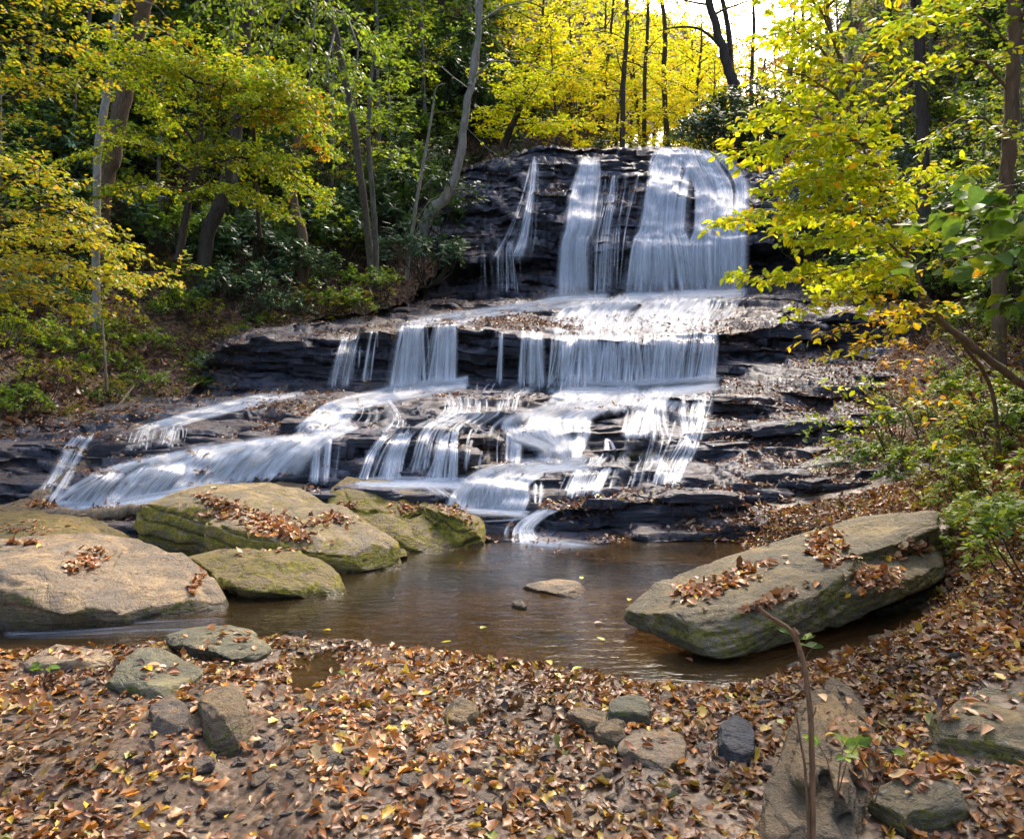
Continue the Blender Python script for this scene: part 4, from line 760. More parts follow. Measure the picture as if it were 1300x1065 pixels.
fall('riffle', 'quick rippled water slipping left past the edge of the broad pale boulder', 'riffle', [[(290, 782), (300, 806)], [(190, 788), (200, 808)], [(100, 794), (110, 812)], [(0, 798), (5, 815)]], 40, (1.5, 4), (0.03, 0.14), scatter=5, part=0.9, off=0.0, bv=pool_bvh)
for lab, secs, n in [('white water weaving between broken blocks right of the central cascade', [[(800, 508), (900, 500)], [(797, 535), (893, 530)], [(790, 565), (884, 560)], [(782, 590), (872, 585)], [(772, 622), (862, 612)]], 90),
        ('white water weaving between broken blocks left of the central cascade', [[(560, 500), (690, 500)], [(560, 525), (680, 524)], [(520, 548), (660, 548)], [(500, 600), (660, 590)]], 110),
        ('thin sheets sliding over rock beside the rounded stranded boulder', [[(440, 500), (500, 498)], [(425, 530), (530, 530)], [(400, 556), (520, 552)]], 70)]:
    fall('cascade', lab, 'cascade', secs, n, (1.5, 6), (0.12, 0.5), scatter=6, part=0.9)
# ------------------------------------------------------------------ leaves as geometry
def leaf_template(kind, seg=4):
    """returns stations (t, halfwidth)"""
    t = np.linspace(0, 1, seg+1)
    if kind == 'oval': w = np.sin(np.pi*np.clip(t, 0.02, 1)**0.85)**0.8*0.30
    elif kind == 'broad': w = np.sin(np.pi*np.clip(t, 0.02, 1)**0.7)**0.7*0.42
    elif kind == 'long': w = np.sin(np.pi*t**0.9)**0.7*0.16
    elif kind == 'lobed': w = np.sin(np.pi*np.clip(t, 0.02, 1)**0.85)**0.6*np.array([0.36 if i % 2 else 0.235 for i in range(seg+1)])*1.15
    w[0] = 0.015; w[-1] = 0.01
    return t, w
def leaves_mesh(name, P, D, N, L, colr, mat, kind='oval', seg=3, curlx=0.3, curly=0.3, mats=None):
    """P base points, D directions, N rough normals, L lengths, colr (n,3)"""
    n = len(P); D = D/(np.linalg.norm(D, axis=1)[:, None]+1e-9); S = np.cross(D, N); S /= np.linalg.norm(S, axis=1)[:, None]+1e-9; N = np.cross(S, D)
    t, w = leaf_template(kind, seg); k = len(t)
    cx = (curlx*(0.3+rng.random(n)))[:, None]; cy = (curly*rng.normal(size=n))[:, None]
    # along: bend up or down ; across: fold
    along = t[None]-0.25*cy**2*t[None]**2; lift = cy*t[None]**2*0.8
    L_ = L[:, None]
    mid = P[:, None]+D[:, None]*(along*L_)[..., None]+N[:, None]*(lift*L_)[..., None]
    side = S[:, None]*(w[None]*L_*np.cos(cx*1.2))[..., None]; up = N[:, None]*(w[None]*L_*np.sin(cx*1.6))[..., None]
    if seg == 1: pass
    V = np.stack([mid-side+up, mid, mid+side+up], 2).reshape(n, k*3, 3)
    i = np.arange(k*3).reshape(k, 3); q = np.stack([i[:-1, :-1], i[:-1, 1:], i[1:, 1:], i[1:, :-1]], -1).reshape(-1, 4)
    Q = (q[None]+(np.arange(n)*k*3)[:, None, None]).reshape(-1, 4)
    return mesh_from(name, V.reshape(-1, 3), Q, False, [mat], np.repeat(colr, k*3, axis=0))
def kites_mesh(name, P, D, N, L, colr, mat, wr=0.30):
    """small far leaves: one four-cornered leaf each, slightly folded by its normal"""
    n = len(P); D = D/(np.linalg.norm(D, axis=1)[:, None]+1e-9); S = np.cross(D, N); S /= np.linalg.norm(S, axis=1)[:, None]+1e-9
    L_ = L[:, None]
    V = np.stack([P, P+D*L_*0.45-S*L_*wr, P+D*L_, P+D*L_*0.45+S*L_*wr], 1).reshape(-1, 3)
    return mesh_from(name, V, np.arange(n*4).reshape(n, 4), False, [mat], np.repeat(colr, 4, axis=0))
PALS = dict(
    litter=[((0.46, 0.24, 0.10), 5), ((0.24, 0.09, 0.03), 5), ((0.075, 0.032, 0.014), 4), ((0.50, 0.17, 0.02), 2.5), ((0.68, 0.40, 0.03), 0.9), ((0.56, 0.37, 0.17), 3), ((0.38, 0.16, 0.07), 4), ((0.30, 0.13, 0.05), 4)],
    litterY=[((0.46, 0.22, 0.07), 5), ((0.24, 0.10, 0.035), 4), ((0.10, 0.045, 0.02), 2), ((0.55, 0.22, 0.03), 3), ((0.68, 0.44, 0.05), 2.5), ((0.54, 0.36, 0.15), 2.5), ((0.34, 0.14, 0.04), 5), ((0.35, 0.36, 0.08), 0.4)],
    litterD=[((0.28, 0.15, 0.09), 4), ((0.14, 0.055, 0.03), 5), ((0.06, 0.028, 0.018), 4), ((0.38, 0.26, 0.18), 3), ((0.34, 0.12, 0.03), 1.5), ((0.50, 0.30, 0.05), 0.4)],
    ygold=[((0.42, 0.40, 0.02), 5), ((0.54, 0.37, 0.02), 2.5), ((0.26, 0.32, 0.03), 5), ((0.50, 0.24, 0.02), 0.3)],
    yellow=[((0.52, 0.46, 0.02), 5), ((0.62, 0.44, 0.02), 4), ((0.34, 0.38, 0.03), 3), ((0.60, 0.30, 0.02), 1)],
    glow=[((0.80, 0.72, 0.03), 5), ((0.90, 0.70, 0.03), 3), ((0.60, 0.66, 0.04), 5), ((0.80, 0.48, 0.03), 0.3)],
    yg=[((0.34, 0.42, 0.02), 5), ((0.22, 0.34, 0.025), 5), ((0.50, 0.48, 0.02), 3), ((0.52, 0.32, 0.02), 0.5)],
    bright=[((0.46, 0.54, 0.02), 6), ((0.34, 0.44, 0.02), 4), ((0.62, 0.57, 0.02), 3.5), ((0.60, 0.36, 0.02), 0.5)],
    amber=[((0.58, 0.38, 0.02), 5), ((0.62, 0.27, 0.02), 4), ((0.46, 0.42, 0.02), 3), ((0.42, 0.20, 0.03), 2)],
    olive=[((0.20, 0.20, 0.02), 5), ((0.34, 0.27, 0.02), 3), ((0.12, 0.15, 0.02), 4), ((0.44, 0.28, 0.02), 1.5)],
    lime=[((0.22, 0.34, 0.03), 5), ((0.34, 0.42, 0.03), 4), ((0.14, 0.24, 0.03), 3)],
    green=[((0.14, 0.25, 0.035), 5), ((0.20, 0.34, 0.04), 4), ((0.10, 0.17, 0.03), 3), ((0.28, 0.34, 0.03), 2)],
    dark=[((0.05, 0.10, 0.03), 5), ((0.08, 0.15, 0.04), 4), ((0.12, 0.20, 0.045), 2)],
    laurel=[((0.07, 0.14, 0.06), 5), ((0.11, 0.20, 0.09), 4), ((0.035, 0.07, 0.035), 3), ((0.10, 0.17, 0.06), 1)],
    red=[((0.30, 0.10, 0.05), 3), ((0.42, 0.20, 0.08), 3), ((0.35, 0.22, 0.12), 2)],
)
def pick(pal, n, P=None, clump=0.0, scale=1.0):
    c = np.array([q[0] for q in PALS[pal]]); w = np.array([q[1] for q in PALS[pal]], float); w /= w.sum()
    i = rng.choice(len(c), n, p=w); r = c[i]*(0.75+0.5*rng.random((n, 1)))
    if P is not None and clump:
        f = fbm(P[:, 0]*scale, P[:, 1]*scale, P[:, 2]*scale, 77, 3)[:, None]; r = r*np.clip(1+clump*f, 0.25, 2)
    return np.clip(r, 0, 0.95)
M['litter'] = leaf_mat('dead_leaf', 0.12, 0.42, 1.0, 0.5)
M['leaf'] = leaf_mat('living_leaf', 0.50, 0.42, 1.0, 0.4)
M['leafglow'] = leaf_mat('autumn_leaf', 0.60, 0.5, 1.0, 0.3)
M['laurel'] = leaf_mat('leathery_leaf', 0.2, 0.42, 1.0, 0.35)

def rand_dirs(n, flat=0.4):
    a = rng.random(n)*2*np.pi
    return np.stack([np.cos(a), np.sin(a), rng.normal(size=n)*flat*0.5], -1)
def sample_grid(V, nr, nc, n, wfun):
    """random points on a grid mesh with weights from wfun(centre, normal)"""
    G3 = V.reshape(nr, nc, 3); a = G3[:-1, :-1]; b = G3[:-1, 1:]; c = G3[1:, :-1]
    cr = np.cross(b-a, c-a); ar = np.linalg.norm(cr, axis=-1); nm = cr/(ar[..., None]+1e-12); nm = nm*np.sign(nm[..., 2:3]+1e-9)
    cen = (a+b+c)/3; w = ar*wfun(cen, nm); w = np.clip(w, 0, None).ravel(); w /= w.sum()
    i = rng.choice(len(w), n, p=w); s, t = rng.random(n)[:, None], rng.random(n)[:, None]
    A = a.reshape(-1, 3)[i]; P = A+(b.reshape(-1, 3)[i]-A)*s+(c.reshape(-1, 3)[i]-A)*t
    return P, nm.reshape(-1, 3)[i]
def in_view(c, m=60):
    px = 650+F*c[..., 0]/np.maximum(c[..., 1], .1); py = HZ-F*(c[..., 2]-CAMZ)/np.maximum(c[..., 1], .1)
    return ((px > -m) & (px < 1300+m) & (py > -m) & (py < 1065+m) & (c[..., 1] > 1))*1.0, px, py
def litter(name, label, P, N, size, pal, kind='oval', seg=3, lift=0.006, flat=0.5, curl=0.5, colmul=1.0, clump=0.0):
    n = len(P); D = rand_dirs(n, flat); Nn = N+rng.normal(size=(n, 3))*flat*0.55
    L = size*(0.6+0.8*rng.random(n)); c = pick(pal, n, P, clump, 1.5)*colmul
    P = P+N*(lift*(0.2+1.6*rng.random((n, 1))))-D*L[:, None]*0.5
    o = link(name, leaves_mesh(name, P, D, Nn, L, c, M['litter'], kind, seg, curl, curl))
    return tag(o, label, 'fallen leaves', kind='stuff')
# --- near ground

def w_ground(c, nm):
    v, px, py = in_view(c, 450); s = sd_poly(c[..., 0], c[..., 1], POOL); r = sd_line(c[..., 0], c[..., 1], RUN)
    n1 = fbm(c[..., 0]*1.6, c[..., 1]*1.6, 0, 71, 4)
    right = sst(0.6, 1.6, c[..., 0])
    m = (c[..., 2] > -0.02)*sst(-0.02, 0.05, s)*(0.38+0.62*sst(0.07, 0.30, r))
    dens = 0.45+0.55*sst(-0.28, 0.12, n1)+0.8*right+0.6*sst(0.35, 0.0, s)
    return v*m*dens*(c[..., 1] < 8.6)*(c[..., 1] > 1.6)
Pg, Ng = sample_grid(groundV, 480, 620, 52000, w_ground)
stones = bvh_of(*[ROCKS[k] for k in ('A', 'F', 'G', 'H', 'I', 'J', 'K', 'M', 'N', 'O', 'O2', 'P1', 'P2', 'P3', 'P4', 'L2')])
keep = np.array([stones.ray_cast(Vector((p[0], p[1], 3.0)), Vector((0, 0, -1)))[0] is None or rng.random() < 0.03 for p in Pg])
if PEB:
    pb = np.array(PEB); keep &= (np.hypot(Pg[:, None, 0]-pb[None, :, 0], Pg[:, None, 1]-pb[None, :, 1]).min(1) > 0.05) | (rng.random(len(Pg)) < .15)
Pg, Ng = Pg[keep], Ng[keep]
lobed = rng.random(len(Pg)) < 0.45
litter('fallen_leaves', 'brown and orange lobed leaves carpeting the near shore of the pool', Pg[lobed], Ng[lobed], 0.054, 'litterY', 'lobed', 5, 0.010, 0.28, 0.6, 0.8, 0.9)
litter('fallen_leaves', 'oval brown, tan and yellow leaves carpeting the near shore of the pool', Pg[~lobed], Ng[~lobed], 0.042, 'litter', 'oval', 3, 0.009, 0.28, 0.5, 0.8, 0.9)
# --- terrace ledges
def w_terr(c, nm):
    v, px, py = in_view(c, 20); n1 = fbm(c[..., 0]*0.9, c[..., 1]*0.9, c[..., 2]*2, 73, 4)
    right = sst(820, 960, px)*sst(380, 470, py); rim = np.exp(-((py-415)/14.0)**2)*1.0*(px > 560)*(px < 740)
    rightlow = (px > 640)*sst(615, 655, py)
    left = (px < 420)*sst(480, 500, py)*0.5; top = np.exp(-((px-790)/28.0)**2-((py-232)/14.0)**2)*2.0+np.exp(-((px-700)/25.0)**2-((py-243)/10.0)**2)*2.0
    base = 0.26+0.42*right+1.2*rim+0.9*rightlow+left+top
    dens = base*sst(-0.15, 0.22, n1+0.2*right)*(0.25 if True else 1)
    return v*dens*sst(0.45, 0.85, nm[..., 2])*np.clip(c[..., 1]/12, 0.5, 1)**-1.0
Pt, Nt = sample_grid(terrV, terrNR, NC, 56000, w_terr)
litter('fallen_leaves', 'small brown and tan leaves caught on the wet ledges of the falls', Pt, Nt, 0.07, 'litterD', 'oval', 2, 0.02, 0.4, 0.5, 1.15)
# --- valley sides
def w_bank(c, nm):
    v, px, py = in_view(c, 420); n1 = fbm(c[..., 0]*0.7, c[..., 1]*0.7, c[..., 2]*0.7, 75, 4)
    return v*(0.35+sst(-0.3, 0.3, n1))*np.clip(c[..., 1]/10, 0.6, 3)**-1.6
Pl, Nl = sample_grid(LBV.reshape(-1, 3), 330, 300, 60000, w_bank)
litter('fallen_leaves', 'brown leaf litter covering the shaded left slope', Pl, Nl, 0.12, 'litterD', 'oval', 2, 0.03, 0.7, 0.6, 1.0, 0.6)
Pr, Nr = sample_grid(RBV.reshape(-1, 3), 330, 320, 78000, w_bank)
litter('fallen_leaves', 'rust brown leaf litter covering the sunnier right slope', Pr, Nr, 0.10, 'litter', 'oval', 2, 0.03, 0.7, 0.6, 0.9, 0.4)
# --- pockets of leaves on the boulders (cast from above onto the rock)
def pocket(keys, label, regions, n, size=0.062, pal='litter'):
    bv = bvh_of(*[ROCKS[k] for k in keys]); P = []; N = []
    for (px, py, rx, ry, wgt, *rot) in regions:
        an = math.radians(rot[0]) if rot else 0
        for k in range(int(n*wgt)):
            a, b = rng.normal()*0.5, rng.normal()*0.5
            qx = px+a*rx*math.cos(an)-b*ry*math.sin(an); qy = py+a*rx*math.sin(an)+b*ry*math.cos(an)
            v = Vector(W(qx, qy, 1.0))-CAM; v.normalize(); h = bv.ray_cast(CAM, v, 60)
            if h[0] is None or h[1].z < 0.25: continue
            P.append(h[0][:]); N.append(h[1][:])
    if not P: return
    P = np.array(P); N = np.array(N)
    litter('fallen_leaves', label, P, N, size, pal, 'lobed' if size > 0.06 else 'oval', 4, 0.006, 0.25, 0.5, 1.1, 0.4)
pocket(['A'], 'brown leaves gathered in the hollow of the broad pale boulder', [(108, 712, 26, 11, 1, -20), (250, 740, 5, 18, .35, 30), (25, 690, 30, 4, .3)], 150, 0.06)
pocket(['B'], 'leaves lying on the upper and lower shelf of the stepped boulder', [(285, 642, 40, 9, .6, 15), (350, 672, 42, 14, 1.2, 10), (420, 660, 30, 10, .3), (300, 655, 50, 6, .3)], 260, 0.062)
pocket(['C'], 'few brown leaves on top of the low grey boulder', [(330, 700, 60, 6, 1)], 25, 0.06)
pocket(['D'], 'pale brown leaves on the cracked mossy boulder by the cascade', [(575, 645, 30, 12, 1, 30), (440, 642, 14, 4, .5), (520, 645, 20, 8, .4)], 220, 0.05, 'litter')
pocket(['L'], 'leaf drifts on the tilted grey slab above the pool', [(925, 738, 55, 12, 1.2, -22), (1050, 702, 26, 14, 1.0, 10), (1048, 682, 20, 10, .5), (1110, 735, 32, 14, 1.5, -5), (1160, 697, 34, 8, 1.2, -10), (980, 762, 38, 7, .8, -22), (875, 752, 14, 7, .5), (965, 690, 12, 4, .2)], 150, 0.066)
pocket(['E', 'E2', 'E4'], 'leaves on the low rocks behind the broad pale boulder', [(60, 640, 30, 5, 1), (130, 655, 30, 6, .5), (30, 672, 60, 8, .6)], 90, 0.055)
pocket(['N', 'O', 'O2'], 'large leaves on the half buried rocks at the lower right', [(1230, 905, 60, 20, .5), (1100, 960, 20, 60, .8), (1060, 930, 40, 60, .25), (1160, 985, 40, 20, .6)], 60, 0.058)
pocket(['F', 'G', 'H', 'I', 'J', 'P3', 'M'], 'single leaves on the stones of the near shore', [(285, 810, 50, 14, 1), (195, 850, 40, 15, .6), (90, 830, 40, 8, .8), (820, 940, 30, 14, .4)], 26, 0.06)
# wet skirt of leaves against the pool stones
for k, (px, py) in enumerate([(505, 832), (768, 813), (886, 786), (765, 790), (725, 850), (935, 829), (870, 835), (610, 798), (560, 815), (860, 812), (695, 838), (420, 800), (470, 812), (800, 760), (738, 735)]):
    x, y, _ = G(px, py, 0.006); P = np.array([[x, y, 0.006]]); a = rng.random()*6.28
    D = np.array([[math.cos(a), math.sin(a), 0]]); Nn = np.array([[0.05, 0.02, 1.0]])
    me = leaves_mesh('floating_leaf', P*0, D, Nn, np.array([0.07]), pick('yellow' if k % 3 else 'litterY', 1), M['litter'], 'oval', 4, 0.25, 0.15)
    tag(link('floating_leaf', me, None, (x, y, 0.007)), 'single small leaf floating on the brown pool', 'leaf', 'leaves floating on the pool')
# ------------------------------------------------------------------ trees, shrubs, logs
M['bark_pale'] = bark_mat('pale_bark', (0.36, 0.33, 0.27), (0.17, 0.15, 0.115), 7, 0.35)
M['bark_grey'] = bark_mat('grey_bark', (0.20, 0.18, 0.15), (0.09, 0.08, 0.065), 6, 0.2)
M['bark_dark'] = bark_mat('dark_bark', (0.075, 0.055, 0.040), (0.03, 0.024, 0.018), 6, 0.2)
M['bark_brown'] = bark_mat('brown_bark', (0.19, 0.12, 0.065), (0.085, 0.055, 0.03), 9, 0.2)
M['drift'] = bark_mat('driftwood', (0.26, 0.19, 0.125), (0.09, 0.065, 0.045), 12, 0.15)
def unit(v): v = np.asarray(v, float); return v/(np.linalg.norm(v)+1e-9)
UP = np.array([0, 0, 1.0])
def limb_path(p, d, L, droop=0.15, n=6, wob=0.10):
    P = [np.array(p, float)]; d = unit(d)
    for i in range(n-1):
        d = unit(d+np.array([rng.normal(), rng.normal(), rng.normal()])*wob+np.array([0, 0, -droop*(i/(n-1))])); P.append(P[-1]+d*L/(n-1))
    return np.array(P)
def branching(tb, path, r0, sub_gap=0.3, sub_len=0.5, twig_gap=0.12, twig_len=0.22, bare=0.25, k=5, flat=0.35, twigs=None, droop=0.10):
    """tubes for a limb and its side branches; returns the twig segments that carry leaves"""
    L = np.linalg.norm(np.diff(path, axis=0), axis=1).sum(); n = len(path)
    tb.add(path, np.linspace(r0, r0*0.22, n), k)
    m = max(2, int(L*(1-bare)/sub_gap)); sd = 1 if rng.random() < .5 else -1
    for i in range(m+1):
        t = bare+(1-bare)*i/m; f = t*(n-1); j = min(int(f), n-2); p = path[j]+(path[j+1]-path[j])*(f-j); d = unit(path[j+1]-path[j])
        s = unit(np.cross(d, UP)+rng.normal(size=3)*flat*0.5)*sd; sd = -sd
        sl = L*sub_len*(1-0.75*t)*(0.7+0.6*rng.random()) if i < m else L*sub_len*0.35
        dd = unit(d*0.75+s*(0.9 if i < m else 0.1))
        sp = limb_path(p, dd, sl, droop, 4, 0.10)
        tb.add(sp, np.linspace(r0*0.35*(1-0.5*t)+0.002, 0.002, 4), 3)
        q = max(1, int(sl/twig_gap)); e = 1
        for h in range(q+1):
            g = h/max(q, 1); f2 = g*3; j2 = min(int(f2), 2); p2 = sp[j2]+(sp[j2+1]-sp[j2])*(f2-j2); d2 = unit(sp[j2+1]-sp[j2])
            s2 = unit(np.cross(d2, UP)+rng.normal(size=3)*flat)*e; e = -e
            tl = twig_len*(1.1-0.6*g)*(0.6+0.8*rng.random()); twigs.append((p2, p2+unit(d2*0.8+s2*0.8+np.array([0, 0, -0.1]))*tl))
        
def leaves_on(twigs, spacing, jitter=0.03, flat=0.35, hang=0.15):
    T = np.array(twigs); A, Bq = T[:, 0], T[:, 1]; L = np.linalg.norm(Bq-A, axis=1); n = int(L.sum()/spacing); w = L/L.sum()
    i = rng.choice(len(L), n, p=w); t = rng.random(n)[:, None]; d = (Bq-A)[i]/L[i][:, None]; P = A[i]+(Bq-A)[i]*t+rng.normal(size=(n, 3))*jitter
    sd = np.where(rng.random(n) < .5, 1, -1)[:, None]; S = np.cross(d, UP); S /= np.linalg.norm(S, axis=1)[:, None]+1e-9
    D = d*0.55+S*sd*0.75+rng.normal(size=(n, 3))*0.22; D[:, 2] -= hang
    N = np.array([0, 0, 1.0])+rng.normal(size=(n, 3))*flat
    return P, D, N
LBB = bvh_of(left_bank); RBB = bvh_of(right_bank)
def make_tree(name, label, cat, trunk, rad, limbs, pal, leaf=0.09, spacing=0.03, bark='bark_grey', mat='leaf', detailed=False, group=None, kind='oval', local=True, wr=0.30, extra=None, clump=0.5, k=8, top=None, hang=0.15, flat=0.35, crown=True, **br):
    """trunk: control points (world). limbs: list of (path, radius)"""
    if trunk[0][1] > 4 and not str(name).startswith('seedling'):      # carry the foot down into the slope
        q = trunk[0]; hz = [h[0].z for h in (b.ray_cast(Vector((q[0], q[1], q[2]+0.3)), Vector((0, 0, -1)), 12) for b in (LBB, RBB)) if h[0] is not None]
        if hz and q[2]-max(hz) > -0.3: trunk = [(q[0]-(trunk[1][0]-q[0])*.2, q[1], max(hz)-0.35)]+list(trunk); rad = [rad[0]]+list(rad)
    base = np.array(trunk[0], float); t = thing(name, label, cat, tuple(base), group)
    tb = Tubes(); P = smooth_path(trunk, max(8, len(trunk)*5))-base
    P[1:-1] += rng.normal(size=(len(P)-2, 3))*rad[0]*0.10
    R = np.interp(np.linspace(0, 1, len(P)), np.linspace(0, 1, len(rad)), rad); R[0] *= 1.35
    tb.add(P, R, k, 0.12); tw = []
    if extra:
        for pth, r in extra: q = smooth_path(pth, len(pth)*4)-base; tb.add(q, np.linspace(r, r*0.3, len(q)), 6, 0.1)
    for pth, r in limbs: branching(tb, np.asarray(pth)-base, r, twigs=tw, **br)
    link('trunk', tb.mesh('trunk', [M[bark]]), t)
    if crown and tw:
        Pl, D, N = leaves_on(tw, spacing, leaf*0.3, flat, hang); n = len(Pl); Ls = leaf*(0.6+0.7*rng.random(n)); c = pick(pal, n, Pl, clump, 1.2)
        if detailed: m = leaves_mesh('crown', Pl, D, N, Ls, c, M[mat], kind, 3, 0.3, 0.35)
        else: m = kites_mesh('crown', Pl, D, N, Ls, c, M[mat], wr)
        link('crown', m, t)
    return t
def auto_limbs(trunk, n, t0, t1, L0, L1, rise=0.2, r=0.03, az=None, spread=180, droop=0.15):
    P = smooth_path(trunk, 40); out = []; a0 = rng.random()*360
    for i in range(n):
        t = t0+(t1-t0)*(i+0.3*rng.random())/max(n-1, 1); t = min(t, 1); p = P[min(int(t*39), 39)]
        a = math.radians((a0+i*137.5+rng.normal()*15) if az is None else az+(rng.random()*2-1)*spread)
        f = (t-t0)/(t1-t0+1e-6); L = (L0+(L1-L0)*f)*(0.8+0.4*rng.random())
        e = rise+0.5*f*(1 if t1 > 0.9 else 0.2)
        out.append((limb_path(p, (math.cos(a), math.sin(a), e), L, droop, 6, 0.12), r*(1-0.6*f)))
    return out
def dup(root, loc, rz, s, label=None, group=None, sz=None):
    r = root.copy(); col.objects.link(r); r.location = loc; r.rotation_euler = (0, 0, rz); r.scale = (s, s, sz or s)
    if label: r['label'] = label
    if group: r['group'] = group
    for ch in list(root.children):
        c = ch.copy(); col.objects.link(c); c.parent = r
    return r
def on(bv, px, py):
    v = Vector(W(px, py, 1.0))-CAM; v.normalize(); h = bv.ray_cast(CAM, v, 300); return np.array(h[0][:]) if h[0] is not None else None
def clusters(name, label, cat, loc, stems, h, spread, pal, leaf, per, group=None, mat='laurel', wr=0.17, tiers=1.0, spacing=None, bark='bark_dark', up=0.25):
    """a leathery shrub: stems fan out and end in whorls of leaves"""
    t = thing(name, label, cat, loc, group); tb = Tubes(); tips = []; dirs = []
    for i in range(stems):
        a = rng.random()*6.28; r = spread*math.sqrt(rng.random()); e = np.array([math.cos(a)*r, math.sin(a)*r, h*(0.45+0.55*rng.random())*(1-0.45*(r/spread)**2)])
        b = np.array([e[0]*0.12, e[1]*0.12, -0.15]); mid = (b+e)/2+np.array([e[0]*0.15, e[1]*0.15, -0.05*h])+rng.normal(size=3)*0.05
        pth = smooth_path([b, mid, e], 5); tb.add(pth, np.linspace(0.018, 0.005, 5), 3)
        for j in range(per):
            o = unit(rng.normal(size=3)+np.array([0, 0, 0.4])+unit(e)*0.6)*spread*(0.10+0.20*rng.random()); tips.append(e+o*0.9); dirs.append(unit(o+np.array([0, 0, 0.3])))
            if j < 3: tb.add([e*0.9, e+o*0.5, e+o*0.9], [0.006, 0.004, 0.002], 3)
    tips = np.array(tips); dirs = np.array(dirs); q = 8; n = len(tips)*q
    P = np.repeat(tips, q, 0)+rng.normal(size=(n, 3))*leaf*0.25; A = np.repeat(dirs, q, 0); D = rng.normal(size=(n, 3)); D -= A*(D*A).sum(1)[:, None]; D = D/np.linalg.norm(D, axis=1)[:, None]+A*up
    N = A+rng.normal(size=(n, 3))*0.35
    link('stems', tb.mesh('stems', [M[bark]]), t)
    link('foliage', kites_mesh('foliage', P, D, N, leaf*(0.6+0.7*rng.random(n)), pick(pal, n, P, 0.6, 2.0), M[mat], wr), t)
    return t
# ---- shrub prototypes, reused with new labels
PR = {}
def shrub_copy(key, args, p, rz, s, label, cat, group, sz=None):
    if key not in PR:
        PR[key] = clusters(*args[:1], label, cat, (0, 0, 0), **args[1]); o = PR[key]; o.location = tuple(p); o.rotation_euler = (0, 0, rz); o.scale = (s, s, sz or s); o['group'] = group; return o
    return dup(PR[key], tuple(p), rz, s, label, group, sz)
SH = dict(
    laurelA=('laurel_shrub', dict(stems=26, h=1.25, spread=0.95, pal='laurel', leaf=0.13, per=9)),
    laurelB=('laurel_shrub', dict(stems=22, h=0.9, spread=1.1, pal='laurel', leaf=0.11, per=9)),
    darkA=('evergreen_shrub', dict(stems=28, h=1.7, spread=1.2, pal='dark', leaf=0.13, per=10)),
    greenA=('leafy_shrub', dict(stems=20, h=1.0, spread=0.9, pal='green', leaf=0.10, per=8, mat='leaf', wr=0.28)),
    limeA=('leafy_shrub', dict(stems=16, h=0.9, spread=0.8, pal='lime', leaf=0.09, per=7, mat='leaf', wr=0.28)),
    yellowA=('leafy_shrub', dict(stems=15, h=1.0, spread=0.9, pal='yg', leaf=0.08, per=7, mat='leaf', wr=0.26)),
    oliveA=('leafy_shrub', dict(stems=18, h=0.8, spread=0.9, pal='olive', leaf=0.07, per=8, mat='leaf', wr=0.26)),
)
SL = dict(laurelA='dark laurel shrub with leathery leaves', laurelB='low dark laurel shrub with leathery leaves', darkA='tall very dark evergreen shrub', greenA='bushy mid green shrub',
          limeA='light green small leaved shrub', yellowA='loose yellow green shrub', oliveA='sparse olive and rust coloured shrub')
def put(key, px, py, s, where, bank, group, lift=0.0, sz=None, label=None):
    p = on(bank, px, py)
    if p is None: return
    p = p+np.array([0, 0, lift-0.1]); return shrub_copy(key, SH[key], p, rng.random()*6.28, s, label or (SL[key]+' '+where), 'shrub', group, sz)
for q in [('laurelA', 335, 350, 1.25), ('laurelA', 375, 372, 1.1), ('laurelB', 300, 392, 1.1), ('laurelA', 415, 335, 1.4), ('laurelB', 360, 408, .8), ('greenA', 440, 372, 1.0), ('laurelA', 300, 330, 1.2), ('laurelA', 455, 310, 1.4), ('oliveA', 400, 402, .9),
          ('limeA', 480, 375, .8), ('greenA', 415, 395, .8), ('oliveA', 465, 392, .8), ('greenA', 268, 370, .9), ('laurelB', 250, 345, 1.0), ('limeA', 445, 398, .7)]:
    put(*q, 'on the left slope above the long ledge', LBB, 'shrubs on the left slope above the long ledge')
put('laurelA', 540, 352, 1.35, '', LBB, None, label='rounded laurel bush overhanging the left end of the upper falls')
for k in range(215):
    px = rng.uniform(-80, 560); py = rng.uniform(10, 335)
    if py > 150+0.32*px and px < 260 and py > 190 and rng.random() < .45: continue
    key = rng.choice(['darkA', 'laurelA', 'greenA', 'greenA', 'greenA', 'limeA', 'limeA', 'yellowA', 'oliveA'])
    put(key, px, py, rng.uniform(0.95, 1.7), 'among many on the shaded left slope', LBB, 'undergrowth of the shaded left slope')
for k in range(16):
    px = rng.uniform(540, 740); py = rng.uniform(105, 185)-max(0, px-640)*0.1
    put(rng.choice(['darkA', 'darkA', 'greenA', 'laurelA']), px, py, rng.uniform(1.3, 2.2), 'in the thicket at the cliff top', LBB, 'thicket at the left of the cliff top')
for k in range(12):
    x = rng.uniform(-0.5, 6.5); y = rng.uniform(30.5, 36); p = np.array([x, y, 9.1+0.02*(y-29)])
    if 4.8 < x < 7.5: continue
    shrub_copy('darkA', SH['darkA'], p, rng.random()*6, rng.uniform(0.8, 1.25), 'dark shrub on the rim right behind the crest of the falls', 'shrub', 'shrubs behind the crest of the falls')
for q in [('laurelA', 905, 178, 1.2), ('laurelA', 935, 182, 1.4), ('darkA', 958, 175, 1.2), ('laurelB', 925, 195, 1.1)]:
    p = np.array(W(q[1], q[2]+22, 30.0)); shrub_copy(q[0], SH[q[0]], p, rng.random()*6, q[3]*1.3, 'glossy laurel shrub at the right end of the crest of the falls', 'shrub', 'laurels at the right end of the crest')
